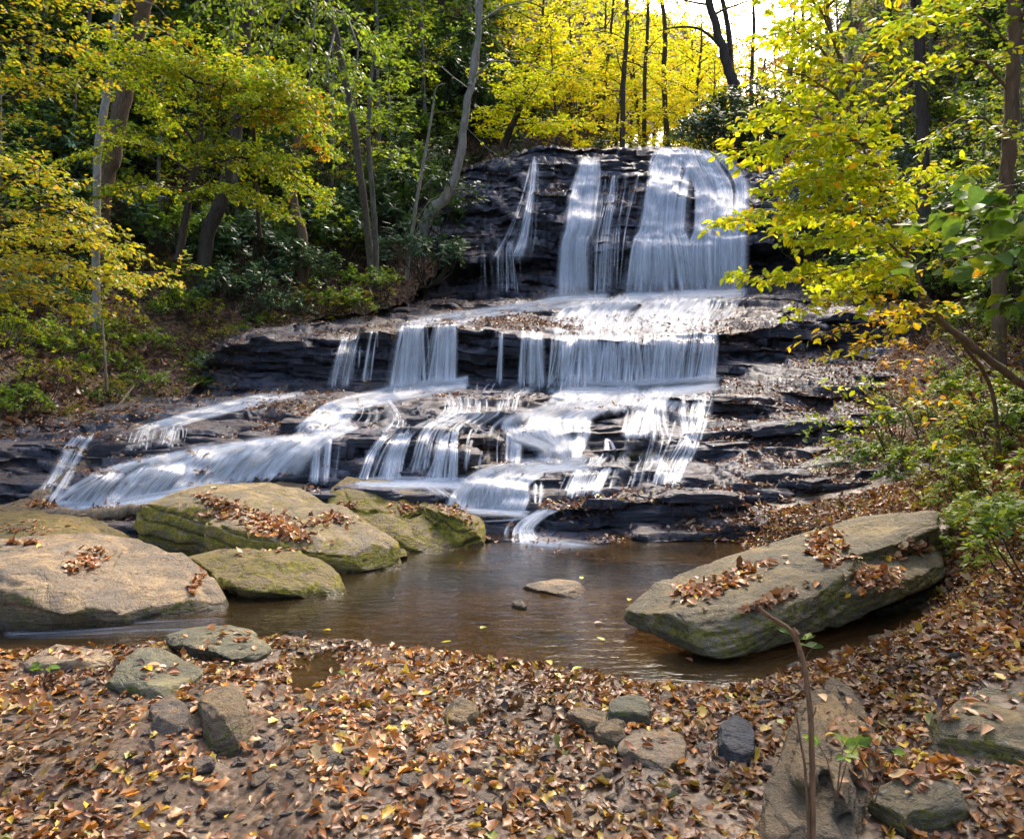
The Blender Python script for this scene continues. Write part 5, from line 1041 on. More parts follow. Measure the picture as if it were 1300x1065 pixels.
# lower left bank: small yellow green plants in the litter
for q in [('yellowA', 25, 470, .75), ('yellowA', 60, 500, .65), ('limeA', 10, 520, .65), ('yellowA', 90, 455, .6), ('limeA', 40, 440, .7), ('oliveA', 120, 500, .55), ('yellowA', -10, 440, .8), ('oliveA', 75, 535, .5)]:
    put(*q, 'low at the left edge, over the leaf litter', LBB, 'low shrubs at the left edge')
for q in [('greenA', 185, 440, .45), ('limeA', 130, 440, .45), ('greenA', 150, 490, .3), ('limeA', 235, 470, .35), ('oliveA', 205, 500, .35), ('greenA', 240, 455, .35), ('oliveA', 160, 415, .5), ('greenA', 215, 400, .5), ('limeA', 195, 380, .6), ('oliveA', 120, 400, .55),
          ('oliveA', 260, 420, .5), ('limeA', 275, 470, .25), ('greenA', 110, 430, .4), ('oliveA', 180, 465, .35), ('laurelB', 60, 395, .7), ('laurelB', 100, 365, .8), ('oliveA', 180, 345, .7)]:
    put(*q, 'on the lower left bank', LBB, 'small plants on the lower left bank')
for q in [('oliveA', 262, 440, .5), ('limeA', 300, 425, .35), ('greenA', 330, 415, .4), ('oliveA', 350, 412, .45), ('oliveA', 285, 432, .4), ('laurelB', 270, 470, .4), ('limeA', 232, 500, .3), ('greenA', 262, 492, .3), ('oliveA', 380, 408, .35), ('limeA', 245, 488, .3)]:
    put(*q, 'on the rim of the left ledge', tb_, 'plants on the rim of the left ledge', lift=0.05)
# right bank
for k in range(135):
    px = rng.uniform(1000, 1380); py = rng.uniform(-10, 400)
    put(rng.choice(['darkA', 'laurelA', 'greenA', 'greenA', 'yellowA', 'limeA', 'limeA']), px, py, rng.uniform(0.8, 1.35), 'among many on the upper right slope', RBB, 'undergrowth of the upper right slope')
for q in [('laurelB', 1150, 300, .9), ('laurelB', 1185, 285, .8), ('laurelA', 1120, 290, .9), ('greenA', 1160, 345, .8), ('laurelB', 1210, 320, .8), ('laurelA', 1050, 300, .9)]:
    put(*q, 'behind the bright yellow tree', RBB, 'laurels behind the bright yellow tree')
for q in [('yellowA', 1250, 660, .55), ('limeA', 1285, 620, .6), ('yellowA', 1220, 620, .5), ('limeA', 1180, 600, .5), ('yellowA', 1265, 570, .6), ('limeA', 1295, 690, .5), ('yellowA', 1190, 540, .5), ('greenA', 1130, 590, .5), ('oliveA', 1100, 585, .5),
          ('limeA', 1240, 520, .6), ('yellowA', 1290, 540, .6), ('oliveA', 1200, 660, .4), ('greenA', 1150, 620, .4), ('oliveA', 1240, 450, .7), ('oliveA', 1180, 430, .7), ('yellowA', 1210, 490, .5), ('oliveA', 1290, 470, .7), ('greenA', 1260, 420, .7), ('oliveA', 1130, 520, .5), ('limeA', 1090, 550, .35), ('greenA', 1080, 610, .35), ('yellowA', 1290, 750, .4), ('oliveA', 1240, 700, .4), ('greenA', 1225, 690, .3)]:
    put(*q, 'on the leaf strewn right bank', RBB, 'low shrubs on the right bank')

for k in range(46):
    px = rng.uniform(1080, 1330); py = rng.uniform(400, 720)
    if px < 1350-(py-400)*0.1-170 and rng.random() < .6: continue
    put(rng.choice(['greenA', 'yellowA', 'limeA', 'limeA', 'yellowA', 'oliveA']), px, py, rng.uniform(.3, .6), 'on the leaf strewn right bank', RBB, 'low shrubs on the right bank')
for k in range(40):
    px = rng.uniform(-20, 280); py = rng.uniform(350, 530)-px*0.1
    put(rng.choice(['greenA', 'yellowA', 'limeA', 'greenA', 'oliveA']), px, py, rng.uniform(.3, .6), 'on the lower left bank', LBB, 'small plants on the lower left bank')
for k in range(26):
    px = rng.uniform(1340, 1800); py = rng.uniform(0, 760)
    put(rng.choice(['greenA', 'yellowA', 'limeA', 'oliveA', 'darkA']), px, py, rng.uniform(.45, .8), 'on the leaf strewn right bank', RBB, 'low shrubs on the right bank')
# ---- individual trees of the left side
M['twig'] = bark_mat('twig_bark', (0.34, 0.19, 0.085), (0.16, 0.085, 0.04), 30)
def T(*pts): return [W(*p) for p in pts]
tr = T((575, 310, 23.0), (560, 272, 22.8), (530, 300, 22.4))
tr = T((528, 318, 23.0), (545, 272, 22.8), (570, 245, 22.6), (584, 200, 22.5), (590, 150, 22.4), (600, 95, 22.3), (607, 40, 22.2), (612, -30, 22.0), (620, -120, 21.8))
make_tree('slender_tree', 'tall pale barked tree with a curved foot and forked trunk left of the upper falls', 'tree', tr, [0.19, 0.15, 0.12, 0.10, 0.08, 0.05],
          [(np.array(T((600, 100, 22.3), (625, 78, 22), (660, 78, 21.8), (700, 92, 21.6), (735, 100, 21.4))), .03), (np.array(T((598, 115, 22.3), (575, 98, 22.6), (560, 85, 22.8), (540, 75, 23))), .02),
           (np.array(T((606, 30, 22.2), (640, 8, 22), (680, 0, 21.8), (720, -8, 21.6))), .035), (np.array(T((590, 160, 22.4), (620, 190, 22), (645, 205, 21.8))), .012)], 'yg', leaf=0.11, spacing=0.5, bark='bark_pale',
          extra=[(T((597, 110, 22.3), (605, 80, 22.5), (606, 30, 22.6), (600, -40, 22.8)), 0.10)], sub_gap=0.5, sub_len=0.35, bare=0.3)
tr = T((516, 352, 21.5), (524, 290, 21.4), (532, 235, 21.3), (541, 190, 21.2), (549, 140, 21.1), (554, 112, 21.0), (566, 106, 20.9))
make_tree('dead_sapling', 'thin bare white sapling leaning beside the foot of the pale barked tree', 'tree', tr, [0.055, 0.05, 0.045, 0.035, 0.02, 0.01],
          [(np.array(T((525, 285, 21.4), (545, 255, 21.2), (575, 240, 21), (600, 240, 21))), .015), (np.array(T((530, 245, 21.3), (550, 225, 21.2), (585, 215, 21))), .012), (np.array(T((538, 205, 21.2), (555, 195, 21.1), (580, 190, 21))), .010), (np.array(T((543, 178, 21.2), (565, 173, 21.1), (588, 170, 21))), .008)],
          'yg', crown=False, bark='bark_pale', sub_gap=0.35, sub_len=0.3, bare=0.3)
def crownlimbs(pts, d, n, L, spread_az, rise=0.1, droop=.2, r=.02):
    out = []
    for (px, py) in pts:
        for i in range(n):
            a = rng.random()*6.28; out.append((limb_path(W(px, py, d+rng.normal()*0.4), (math.cos(a), math.sin(a), rise+rng.normal()*0.15), L*(0.7+0.6*rng.random()), droop, 6, .12), r))
    return out
# trunks at the left
make_tree('oak_tree', 'thick brown trunk leaning at the upper left, widest trunk of the left slope', 'tree', T((130, 262, 16.8), (142, 190, 16.6), (160, 110, 16.4), (176, 40, 16.2), (192, -40, 16), (215, -200, 15.6)), [0.19, 0.17, 0.15, 0.12], auto_limbs(T((176, 40, 16.2), (192, -40, 16), (215, -200, 15.6)), 9, 0.1, 1, 2.6, 1.6, 0.3, .05), 'yg', leaf=0.10, spacing=0.035, bark='bark_brown', sub_gap=.3, sub_len=.4)
make_tree('birch_tree', 'slim pale grey trunk in front of the thick brown trunk, upper left', 'tree', T((124, 205, 15.2), (134, 130, 15.2), (142, 70, 15.1), (150, 0, 15), (158, -90, 14.9)), [0.075, 0.07, 0.06, 0.05], auto_limbs(T((142, 60, 15.1), (150, 0, 15), (158, -90, 14.9)), 7, 0.1, 1, 1.8, 1.0, 0.3, .03), 'yellow', leaf=0.09, spacing=0.03, bark='bark_pale', sub_gap=.3, sub_len=.4)
make_tree('poplar_tree', 'dark crooked trunk behind the yellow tree, middle of the left slope', 'tree', T((262, 305, 18.2), (278, 262, 18), (290, 215, 17.8), (300, 165, 17.7), (306, 90, 17.6), (318, -20, 17.4)), [0.17, 0.15, 0.13, 0.10], auto_limbs(T((306, 90, 17.6), (318, -20, 17.4)), 7, 0, 1, 2.4, 1.5, .3, .05), 'lime', leaf=0.10, spacing=0.04, bark='bark_dark', sub_gap=.3, sub_len=.4)
make_tree('broken_tree', 'thin reddish broken trunk with a splintered foot on the left slope', 'tree', T((384, 302, 19.5), (374, 262, 19.4), (372, 220, 19.3), (378, 170, 19.2), (384, 110, 19)), [0.12, 0.09, 0.085, 0.07], auto_limbs(T((372, 220, 19.3), (378, 170, 19.2), (384, 110, 19)), 6, 0.3, 1, 1.6, 1.2, .3, .03), 'lime', leaf=0.09, spacing=0.045, bark='bark_brown', sub_gap=.3, sub_len=.4)
# spreading yellow tree
make_tree('spreading_tree', 'spreading yellow green tree in the centre of the left slope', 'tree', T((226, 330, 13.8), (236, 270, 13.6), (246, 220, 13.5), (255, 165, 13.4), (250, 110, 13.3)), [0.07, 0.06, 0.05, 0.03],
          crownlimbs([(250, 105)], 13.3, 4, 1.6, 0)+[(np.array(T((246, 200, 13.5), (290, 160, 13.2), (330, 135, 13.0), (380, 140, 12.9), (400, 165, 12.8))), .03), (np.array(T((245, 215, 13.5), (300, 200, 13.2), (350, 205, 13), (395, 240, 12.9))), .03), (np.array(T((246, 180, 13.5), (210, 130, 13.3), (165, 100, 13.2), (120, 90, 13))), .03),
           (np.array(T((244, 220, 13.5), (200, 190, 13.3), (150, 180, 13.2), (110, 195, 13))), .03), (np.array(T((250, 150, 13.4), (230, 95, 13.3), (235, 60, 13))), .02), (np.array(T((250, 150, 13.4), (290, 100, 13.2), (340, 90, 13))), .02), (np.array(T((240, 235, 13.6), (300, 245, 13.2), (350, 262, 13))), .02), (np.array(T((240, 240, 13.6), (180, 235, 13.4), (140, 240, 13.2))), .02)],
          'yg', leaf=0.068, spacing=0.0155, bark='bark_dark', sub_gap=.15, sub_len=.66, twig_gap=.09, twig_len=.36, bare=.12, clump=.9, hang=.3, flat=.6)
make_tree('spreading_tree', 'amber and orange leafed sapling leaning over the spreading yellow tree', 'tree', T((330, 300, 14.2), (325, 230, 13.9), (322, 170, 13.7), (318, 120, 13.5)), [0.04, 0.035, 0.03, 0.02],
          [(np.array(T((320, 150, 13.6), (290, 110, 13.4), (255, 80, 13.2), (215, 62, 13))), .02), (np.array(T((320, 140, 13.6), (350, 115, 13.4), (385, 120, 13.2), (405, 150, 13))), .02), (np.array(T((319, 125, 13.5), (320, 90, 13.3), (310, 70, 13.2))), .02), (np.array(T((322, 160, 13.7), (360, 150, 13.3), (400, 190, 13.1))), .015)], 'amber', leaf=0.08, spacing=0.02, bark='bark_dark', sub_gap=.2, sub_len=.4, twig_gap=.1, twig_len=.25, bare=.1)
# lower left overhanging branches, near
make_tree('sapling_tree', 'golden olive leafed sapling with drooping sprays at the left edge', 'tree', T((-90, 560, 8.6), (-70, 450, 8.5), (-40, 340, 8.4), (-20, 250, 8.3), (-10, 180, 8.2)), [0.06, 0.05, 0.04, 0.02],
          [(np.array(T((-40, 330, 8.4), (10, 280, 8.3), (60, 260, 8.2), (110, 280, 8.1), (140, 320, 8.0))), .02), (np.array(T((-50, 370, 8.4), (0, 330, 8.3), (60, 330, 8.2), (130, 350, 8.1), (210, 345, 8.0))), .02), (np.array(T((-20, 260, 8.3), (20, 225, 8.2), (60, 225, 8.1), (95, 250, 8))), .02),
           (np.array(T((-50, 390, 8.4), (0, 370, 8.3), (50, 370, 8.2), (100, 385, 8.1))), .015), (np.array(T((-60, 310, 8.6), (0, 300, 8.8), (50, 300, 9), (120, 305, 9.2), (170, 320, 9.3))), .02), (np.array(T((-20, 250, 8.3), (-10, 215, 8.2), (20, 200, 8.1))), .015)], 'ygold', leaf=0.06, spacing=0.016, bark='bark_dark', sub_gap=.13, sub_len=.5, twig_gap=.08, twig_len=.25, bare=.1, hang=.3)
make_tree('sapling_tree', 'yellow leafed branches reaching in at the top left corner', 'tree', T((-160, 420, 11), (-120, 250, 11), (-80, 100, 10.9), (-50, -40, 10.8)), [0.10, 0.09, 0.07, 0.05],
          [(np.array(T((-80, 100, 10.9), (-20, 60, 10.8), (40, 45, 10.7), (100, 60, 10.6))), .03), (np.array(T((-60, 20, 10.8), (0, 0, 10.7), (60, -5, 10.6), (130, 10, 10.5))), .03), (np.array(T((-90, 140, 10.9), (-40, 110, 10.8), (10, 95, 10.7), (50, 110, 10.6))), .02), (np.array(T((-90, 130, 10.9), (-20, 150, 10.8), (60, 90, 10.9), (110, 100, 10.6))), .02)], 'ygold', leaf=0.075, spacing=0.026, bark='bark_dark', sub_gap=.2, sub_len=.5, twig_gap=.1, twig_len=.25, bare=.1)
# hanging lime branches, top
make_tree('linden_tree', 'light green hanging branches at the top, left of centre', 'tree', T((470, 330, 20), (455, 200, 18), (430, 60, 16.5), (400, -60, 15.5), (380, -160, 15)), [0.085, 0.08, 0.07, 0.06, 0.04],
          [(np.array(T((405, -50, 15.5), (340, -40, 14.5), (280, -10, 14), (240, 30, 13.7))), .03), (np.array(T((410, -30, 15.6), (370, 0, 15), (345, 50, 14.7), (335, 100, 14.5))), .03), (np.array(T((405, -40, 15.5), (400, 10, 15), (395, 70, 14.8), (390, 140, 14.6))), .03), (np.array(T((420, 10, 16), (440, 20, 15.5), (455, 60, 15), (450, 110, 14.8))), .03),
           (np.array(T((400, -50, 15.5), (350, -60, 15), (300, 10, 14.6), (290, 60, 14.4))), .03), (np.array(T((425, 40, 16.3), (415, 80, 15.6), (420, 130, 15.2), (425, 180, 15))), .03)], 'lime', leaf=0.10, spacing=0.035, bark='bark_grey', sub_gap=.28, sub_len=.38, twig_gap=.12, twig_len=.3, bare=.1, hang=.8)
make_tree('sapling_tree', 'pale fresh green sapling with fanned sprays left of the bare white sapling', 'tree', T((478, 330, 20.2), (474, 260, 19.6), (468, 190, 19.2), (470, 120, 19), (476, 60, 18.9)), [0.07, 0.06, 0.05, 0.03],
          auto_limbs(T((468, 190, 19.2), (470, 120, 19), (476, 60, 18.9)), 11, 0.0, 1, 1.7, 1.0, .25, .02), 'lime', leaf=0.11, spacing=0.03, bark='bark_grey', sub_gap=.22, sub_len=.5, twig_gap=.12, twig_len=.3, bare=.15, clump=.5)
# rhododendron-like yellow tree clump at cliff top
make_tree('spreading_tree', 'low golden tree spreading over the dark thicket left of the crest', 'tree', T((640, 185, 29.5), (650, 160, 29), (662, 135, 28.6), (670, 110, 28.4)), [0.14, 0.12, 0.1, 0.06],
          auto_limbs(T((650, 160, 29), (662, 135, 28.6), (670, 110, 28.4)), 13, 0, 1, 2.3, 1.5, .15, .04), 'bright', leaf=0.14, spacing=0.03, bark='bark_dark', mat='leafglow', sub_gap=.3, sub_len=.5, twig_gap=.15, twig_len=.4, bare=.1)
# ---- forest prototypes (whole trees), copied on the slopes and in the valley behind the falls
def proto_tree(name, label, H, r, pal, leaf, spacing, bark, mat, nl=16, t0=.25, L0=3.2, L1=1.6, rise=.25, lean=(0.4, 0), **k):
    tr = [(0, 0, -0.4), (lean[0]*.2, lean[1]*.2, H*.25), (lean[0]*.6, lean[1]*.6, H*.55), (lean[0], lean[1], H*.8), (lean[0]*1.1, lean[1]*1.2, H)]
    return make_tree(name, label, 'tree', tr, [r, r*.85, r*.6, r*.35, r*.12], auto_limbs(tr, nl, t0, .98, L0, L1, rise, r*.35), pal, leaf=leaf, spacing=spacing, bark=bark, mat=mat, **k)
kw = dict(sub_gap=.45, sub_len=.5, twig_gap=.22, twig_len=.5, bare=.15, clump=.6)
TP = {}
kw_g = dict(kw); TP['glowA'] = proto_tree('maple_tree', 'sunlit golden tree in the valley behind the crest of the falls', 12, .17, 'glow', .20, .050, 'bark_dark', 'leafglow', 22, .18, 3.6, 1.8, **kw)
TP['glowB'] = proto_tree('maple_tree', 'sunlit golden tree in the valley behind the crest of the falls', 9, .12, 'glow', .20, .045, 'bark_dark', 'leafglow', 20, .10, 3.2, 1.6, .15, (-.5, .3), **kw)
TP['glowC'] = proto_tree('beech_tree', 'sunlit yellow green tree in the valley behind the crest of the falls', 13, .2, 'bright', .20, .055, 'bark_dark', 'leafglow', 20, .2, 4.0, 2, .3, (.8, 0), **kw)
TP['greenA'] = proto_tree('beech_tree', 'green leafed tree', 10, .16, 'green', .15, .05, 'bark_grey', 'leaf', 20, .2, 2.8, 1.4, **kw)
TP['darkA'] = proto_tree('hemlock_tree', 'dark evergreen tree', 11, .2, 'dark', .15, .038, 'bark_dark', 'leaf', 30, .08, 2.8, .6, .02, (.1, 0), **kw)
TP['ygA'] = proto_tree('beech_tree', 'yellow green leafed tree', 10, .15, 'yg', .14, .045, 'bark_grey', 'leaf', 20, .2, 2.8, 1.3, .2, (.5, .2), **kw)
USED = set()
def put_tree(key, p, s, label, group, rz=None, sz=None):
    rz = rng.random()*6.28 if rz is None else rz
    if key not in USED:
        USED.add(key); o = TP[key]; o.location = tuple(p); o.rotation_euler = (0, 0, rz); o.scale = (s, s, sz or s); o['label'] = label; o['group'] = group; return o
    return dup(TP[key], tuple(p), rz, s, label, group, sz)
def valley_z(x, y): return 9.1+0.03*(y-29)+max(y-55, 0)*0.20+0.010*max(abs(x-6)-4, 0)**1.6-0.3
GL = 'sunlit trees in the valley behind the falls'
for (px, d, key, s) in [(640, 42, 'glowA', 1.0), (672, 38, 'glowC', .9), (700, 44, 'glowB', 1.2), (725, 39, 'glowA', .85), (752, 47, 'glowC', 1.1), (775, 41, 'glowB', 1.0), (800, 50, 'glowA', 1.2), (820, 43, 'glowC', .8), (842, 55, 'glowA', 1.3), (862, 46, 'glowB', 1.1),
                        (880, 60, 'glowC', 1.2), (985, 44, 'glowB', 1.1), (1010, 50, 'glowA', 1.1), (690, 56, 'glowA', 1.3), (735, 62, 'glowC', 1.4), (785, 66, 'glowA', 1.5), (830, 72, 'glowC', 1.4), (880, 76, 'glowB', 1.4), (965, 68, 'glowB', 1.0), (1000, 72, 'glowA', 1.2), (655, 66, 'glowC', 1.5),
                        (920, 80, 'glowB', 1.1), (850, 37, 'glowB', .75), (710, 35, 'glowB', .8), (1040, 58, 'glowC', 1.3), (610, 52, 'glowC', 1.3), (765, 84, 'glowA', 1.5), (700, 88, 'glowC', 1.5), (630, 84, 'glowA', 1.6), (860, 92, 'glowA', 1.2), (905, 96, 'glowC', 1.0), (950, 92, 'glowB', 1.1), (905, 48, 'glowB', 1.2), (925, 55, 'glowC', .95), (945, 47, 'glowB', 1.1), (888, 54, 'glowA', 1.25), (962, 54, 'glowC', 1.0), (872, 42, 'glowC', .85), (912, 62, 'glowA', 1.15), (898, 38, 'glowB', .8), (600, 46, 'glowB', 1.2)]:
    x = (px-650)/F*d; put_tree(key, (x, d, valley_z(x, d)), s, ('sunlit yellow green tree in the valley behind the crest' if key == 'glowC' else 'sunlit golden tree in the valley behind the crest of the falls'), GL)
make_tree('forked_tree', 'dark twin trunked tree leaning against the bright sky above the crest', 'tree', T((938, 190, 33), (934, 130, 33), (922, 75, 33), (905, 20, 33), (892, -40, 33), (880, -120, 33)), [.30, .24, .18, .14, .08],
          auto_limbs(T((905, 20, 33), (892, -40, 33), (880, -120, 33)), 8, 0, 1, 3, 2, .3, .06), 'glow', leaf=.2, spacing=.09, bark='bark_dark', mat='leafglow', extra=[(T((935, 140, 33), (928, 90, 33.2), (925, 40, 33.4), (912, -30, 33.6), (905, -120, 33.6)), .17), (T((918, 62, 33), (890, 38, 32.8), (860, 35, 32.6), (835, 40, 32.4)), .07)], sub_gap=.5, sub_len=.4, twig_gap=.25, twig_len=.5)
for (px, pyb, pyt, d, r, lab) in [(790, 195, -60, 36, .13, 'straight dark trunk above the middle column of the falls'), (818, 192, -80, 38, .11, 'leaning dark trunk among golden leaves above the crest'), (848, 190, -60, 40, .15, 'grey straight trunk behind the crest, right of the leaning trunk'), (955, 180, -60, 42, .12, 'slim trunk against the bright sky right of the twin trunked tree'), (762, 195, -40, 42, .10, 'thin dark trunk behind the thicket, left of the straight one')]:
    ln = rng.normal()*12; tr = T((px, pyb, d), (px+ln*.3, (pyb*2+pyt)/3, d), (px+ln*.5+4, (pyb+pyt*2)/3, d), (px+ln, pyt, d))
    make_tree('forest_tree', lab, 'tree', tr, [r, r*.85, r*.7, r*.5], auto_limbs(tr, 9, .3, 1, 2.6, 1.8, .3, .04), 'glow', leaf=.2, spacing=.10, bark='bark_dark', mat='leafglow', sub_gap=.5, sub_len=.4, twig_gap=.25, twig_len=.5)
# slopes
for (px, py, key, s) in [(20, 130, 'darkA', .8), (90, 60, 'darkA', .9), (200, 60, 'darkA', .9), (330, 60, 'darkA', 1.0), (450, 130, 'darkA', 1.1), (500, 60, 'darkA', 1.2), (560, 80, 'darkA', 1.2), (420, 30, 'greenA', 1.2), (540, 150, 'greenA', .9), (480, 180, 'greenA', .8), (600, 130, 'greenA', 1.0), (-60, 60, 'darkA', .9), (150, 10, 'ygA', 1.0), (270, 20, 'greenA', 1.0), (380, 90, 'greenA', .9),
                         (60, 0, 'ygA', .9), (620, 120, 'ygA', 1.1), (590, 60, 'ygA', 1.3), (-150, 100, 'greenA', 1), (640, 100, 'darkA', 1.1), (560, 30, 'greenA', 1.4), (430, 80, 'ygA', .7), (250, 100, 'darkA', .7), (140, 100, 'darkA', .6), (520, 110, 'greenA', 1.0), (30, 230, 'ygA', .5), (90, 290, 'ygA', .4), (200, 300, 'ygA', .45), (300, 300, 'ygA', .5), (350, 250, 'ygA', .55), (420, 260, 'greenA', .55), (460, 290, 'ygA', .45), (380, 160, 'ygA', .7), (300, 190, 'greenA', .7), (60, 150, 'ygA', .6), (500, 250, 'greenA', .5), (540, 190, 'ygA', .6), (190, 190, 'ygA', .6), (0, 320, 'greenA', .4), (110, 200, 'greenA', .6)]:
    p = on(LBB, px, py)
    if p is not None: put_tree(key, p-np.array([0, 0, .3]), s, {'darkA': 'dark evergreen tree on the left slope', 'greenA': 'green leafed tree on the left slope', 'ygA': 'yellow green leafed tree on the left slope'}[key], 'trees on the left slope')
for (px, py, key, s) in [(1020, 130, 'darkA', .8), (1080, 90, 'greenA', .8), (1130, 130, 'darkA', .7), (1180, 60, 'greenA', .8), (1240, 130, 'darkA', .7), (1280, 60, 'greenA', .7), (1100, 20, 'ygA', .9), (1200, -40, 'darkA', .9), (1300, 160, 'greenA', .6), (1050, 60, 'ygA', .9), (1160, 170, 'greenA', .55), (1000, 150, 'ygA', .8), (1350, 50, 'darkA', .8), (1230, 20, 'ygA', .7), (1070, 170, 'greenA', .6), (1040, 20, 'darkA', 1.0), (1140, 60, 'ygA', .7), (1260, 90, 'ygA', .5), (1150, 220, 'ygA', .45), (1210, 200, 'ygA', .45), (1270, 250, 'ygA', .4), (1300, 320, 'ygA', .35), (1180, 120, 'ygA', .6), (1110, 90, 'ygA', .7), (1240, 330, 'greenA', .35), (1290, 400, 'ygA', .3), (1220, 60, 'ygA', .6), (1280, 0, 'ygA', .7)]:
    p = on(RBB, px, py)
    if p is not None: put_tree(key, p-np.array([0, 0, .3]), s, {'darkA': 'dark evergreen tree on the right slope', 'greenA': 'green leafed tree on the right slope', 'ygA': 'yellow green leafed tree on the right slope'}[key], 'trees on the right slope')
# ---- right side, near: the leaning tree with bright sprays
d0 = 7.2
TR = T((1345, 520, 7.6), (1300, 490, 7.5), (1235, 440, 7.3), (1185, 398, 7.2), (1158, 345, 7.1), (1140, 290, 7.0), (1118, 225, 6.9), (1092, 160, 6.8), (1070, 90, 6.7), (1050, 10, 6.6), (1035, -70, 6.5))
def LM(*p): return np.array([W(*q) for q in p])
lm = [LM((1150, 330, 7.1), (1110, 335, 6.9), (1060, 345, 6.7), (1010, 350, 6.6), (955, 352, 6.5)), LM((1140, 290, 7), (1090, 270, 6.8), (1040, 265, 6.7), (985, 270, 6.6), (935, 280, 6.5)), LM((1130, 255, 6.9), (1080, 225, 6.8), (1030, 205, 6.7), (980, 195, 6.6), (945, 190, 6.5)),
      LM((1115, 220, 6.9), (1075, 180, 6.7), (1040, 150, 6.6), (1000, 140, 6.5), (960, 150, 6.4)), LM((1095, 165, 6.8), (1060, 120, 6.7), (1020, 95, 6.6), (985, 90, 6.5)), LM((1075, 105, 6.7), (1040, 60, 6.6), (1010, 40, 6.5), (975, 45, 6.4)), LM((1060, 50, 6.6), (1040, 10, 6.6), (1010, -15, 6.5), (970, -10, 6.4)),
      LM((1135, 270, 7), (1110, 230, 6.6), (1060, 215, 6.3), (1000, 235, 6.1)), LM((1150, 330, 7.1), (1120, 300, 6.7), (1080, 300, 6.4), (1030, 305, 6.2)), LM((1092, 160, 6.8), (1120, 120, 6.6), (1150, 90, 6.5), (1180, 80, 6.4)), LM((1075, 110, 6.7), (1100, 70, 6.5), (1140, 40, 6.4), (1170, 30, 6.3)), LM((1115, 225, 6.9), (1090, 180, 6.5), (1050, 170, 6.2), (1010, 180, 6.0)),
      LM((1140, 290, 7), (1160, 250, 6.8), (1190, 220, 6.7), (1220, 215, 6.6)), LM((1050, 10, 6.6), (1080, -20, 6.5), (1120, -30, 6.4), (1170, -20, 6.3)), LM((1160, 350, 7.1), (1120, 360, 7.0), (1070, 375, 6.9), (1020, 390, 6.8))]
make_tree('hornbeam_tree', 'leaning tree with brilliant yellow green leaf sprays over the right of the falls', 'tree', TR, [.042, .038, .034, .031, .029, .027, .024, .021, .017, .013, .009], [(p, .014) for p in lm], 'bright', leaf=0.070, spacing=0.0165, bark='bark_brown', mat='leafglow', detailed=True, kind='oval', sub_gap=.10, sub_len=.42, twig_gap=.075, twig_len=.16, bare=.08, hang=.25, clump=.35, flat=.55)
lm = [LM((1200, 410, 7.3), (1160, 385, 7.1), (1110, 375, 7.0), (1060, 385, 6.9)), LM((1190, 400, 7.2), (1140, 400, 7.1), (1080, 415, 7.0), (1030, 425, 6.9)), LM((1180, 395, 7.2), (1120, 425, 7.0), (1070, 450, 6.9)), LM((1160, 350, 7.1), (1200, 330, 7), (1230, 340, 6.9)), LM((1150, 320, 7.1), (1180, 290, 7), (1230, 270, 6.9)),]
make_tree('sapling_tree', 'golden sprays hanging just under the brilliant yellow green sprays', 'tree', T((1260, 500, 7.8), (1225, 440, 7.5), (1195, 400, 7.3), (1160, 350, 7.1), (1148, 300, 7)), [.02, .018, .015, .012, .006], [(p, .009) for p in lm], 'yellow', leaf=0.07, spacing=0.03, bark='bark_brown', mat='leafglow', detailed=True, sub_gap=.13, sub_len=.38, twig_gap=.08, twig_len=.14, bare=.1, hang=.25, flat=.55)
# broad green leaves close at the right edge
lm = [LM((1360, 330, 4.9), (1310, 280, 4.8), (1260, 260, 4.7), (1200, 275, 4.6)), LM((1360, 360, 4.9), (1310, 330, 4.8), (1250, 320, 4.7), (1190, 335, 4.6)), LM((1350, 290, 4.9), (1320, 250, 4.8), (1290, 235, 4.7), (1255, 240, 4.6)), LM((1360, 380, 4.9), (1320, 370, 4.8), (1280, 375, 4.7)), LM((1355, 345, 5), (1320, 300, 5.1), (1270, 300, 5.2), (1220, 310, 5.3))]
make_tree('sapling_tree', 'young tree with broad fresh green leaves close at the right edge', 'tree', T((1420, 700, 5), (1395, 560, 5), (1375, 430, 4.95), (1358, 340, 4.9), (1345, 270, 4.85)), [.03, .027, .024, .02, .01], [(p, .010) for p in lm], 'green', leaf=0.115, spacing=0.035, bark='bark_brown', detailed=True, kind='broad', sub_gap=.13, sub_len=.4, twig_gap=.09, twig_len=.14, bare=.1, hang=.3, flat=.5)
make_tree('oak_tree', 'rough brown trunk with vines standing at the upper right edge', 'tree', T((1270, 330, 9.8), (1277, 240, 9.8), (1283, 150, 9.7), (1286, 60, 9.6), (1290, -40, 9.5), (1296, -200, 9.4)), [.085, .08, .075, .07], [(p, .022) for p in [LM((1286, 60, 9.6), (1240, 20, 9.3), (1190, 10, 9.1), (1140, 20, 9)), LM((1288, 10, 9.6), (1250, -30, 9.4), (1200, -30, 9.2)), LM((1284, 120, 9.7), (1250, 80, 9.5), (1210, 70, 9.3), (1170, 85, 9.2)), LM((1283, 180, 9.7), (1250, 150, 9.5), (1220, 150, 9.4), (1190, 170, 9.3)), LM((1287, 40, 9.6), (1310, 0, 9.3), (1350, 20, 9.1))]], 'yg', leaf=.09, spacing=.022, bark='bark_brown', sub_gap=.2, sub_len=.5, twig_gap=.1, twig_len=.25)
make_tree('forest_tree', 'dark straight trunk on the right slope, left of the brown edge trunk', 'tree', T((1172, 200, 15.5), (1170, 120, 15.4), (1166, 40, 15.3), (1160, -60, 15.2)), [.12, .11, .10, .09], auto_limbs(T((1166, 40, 15.3), (1160, -60, 15.2)), 7, 0, 1, 2.2, 1.6, .3, .04), 'green', leaf=.1, spacing=.035, bark='bark_dark', sub_gap=.3, sub_len=.4)
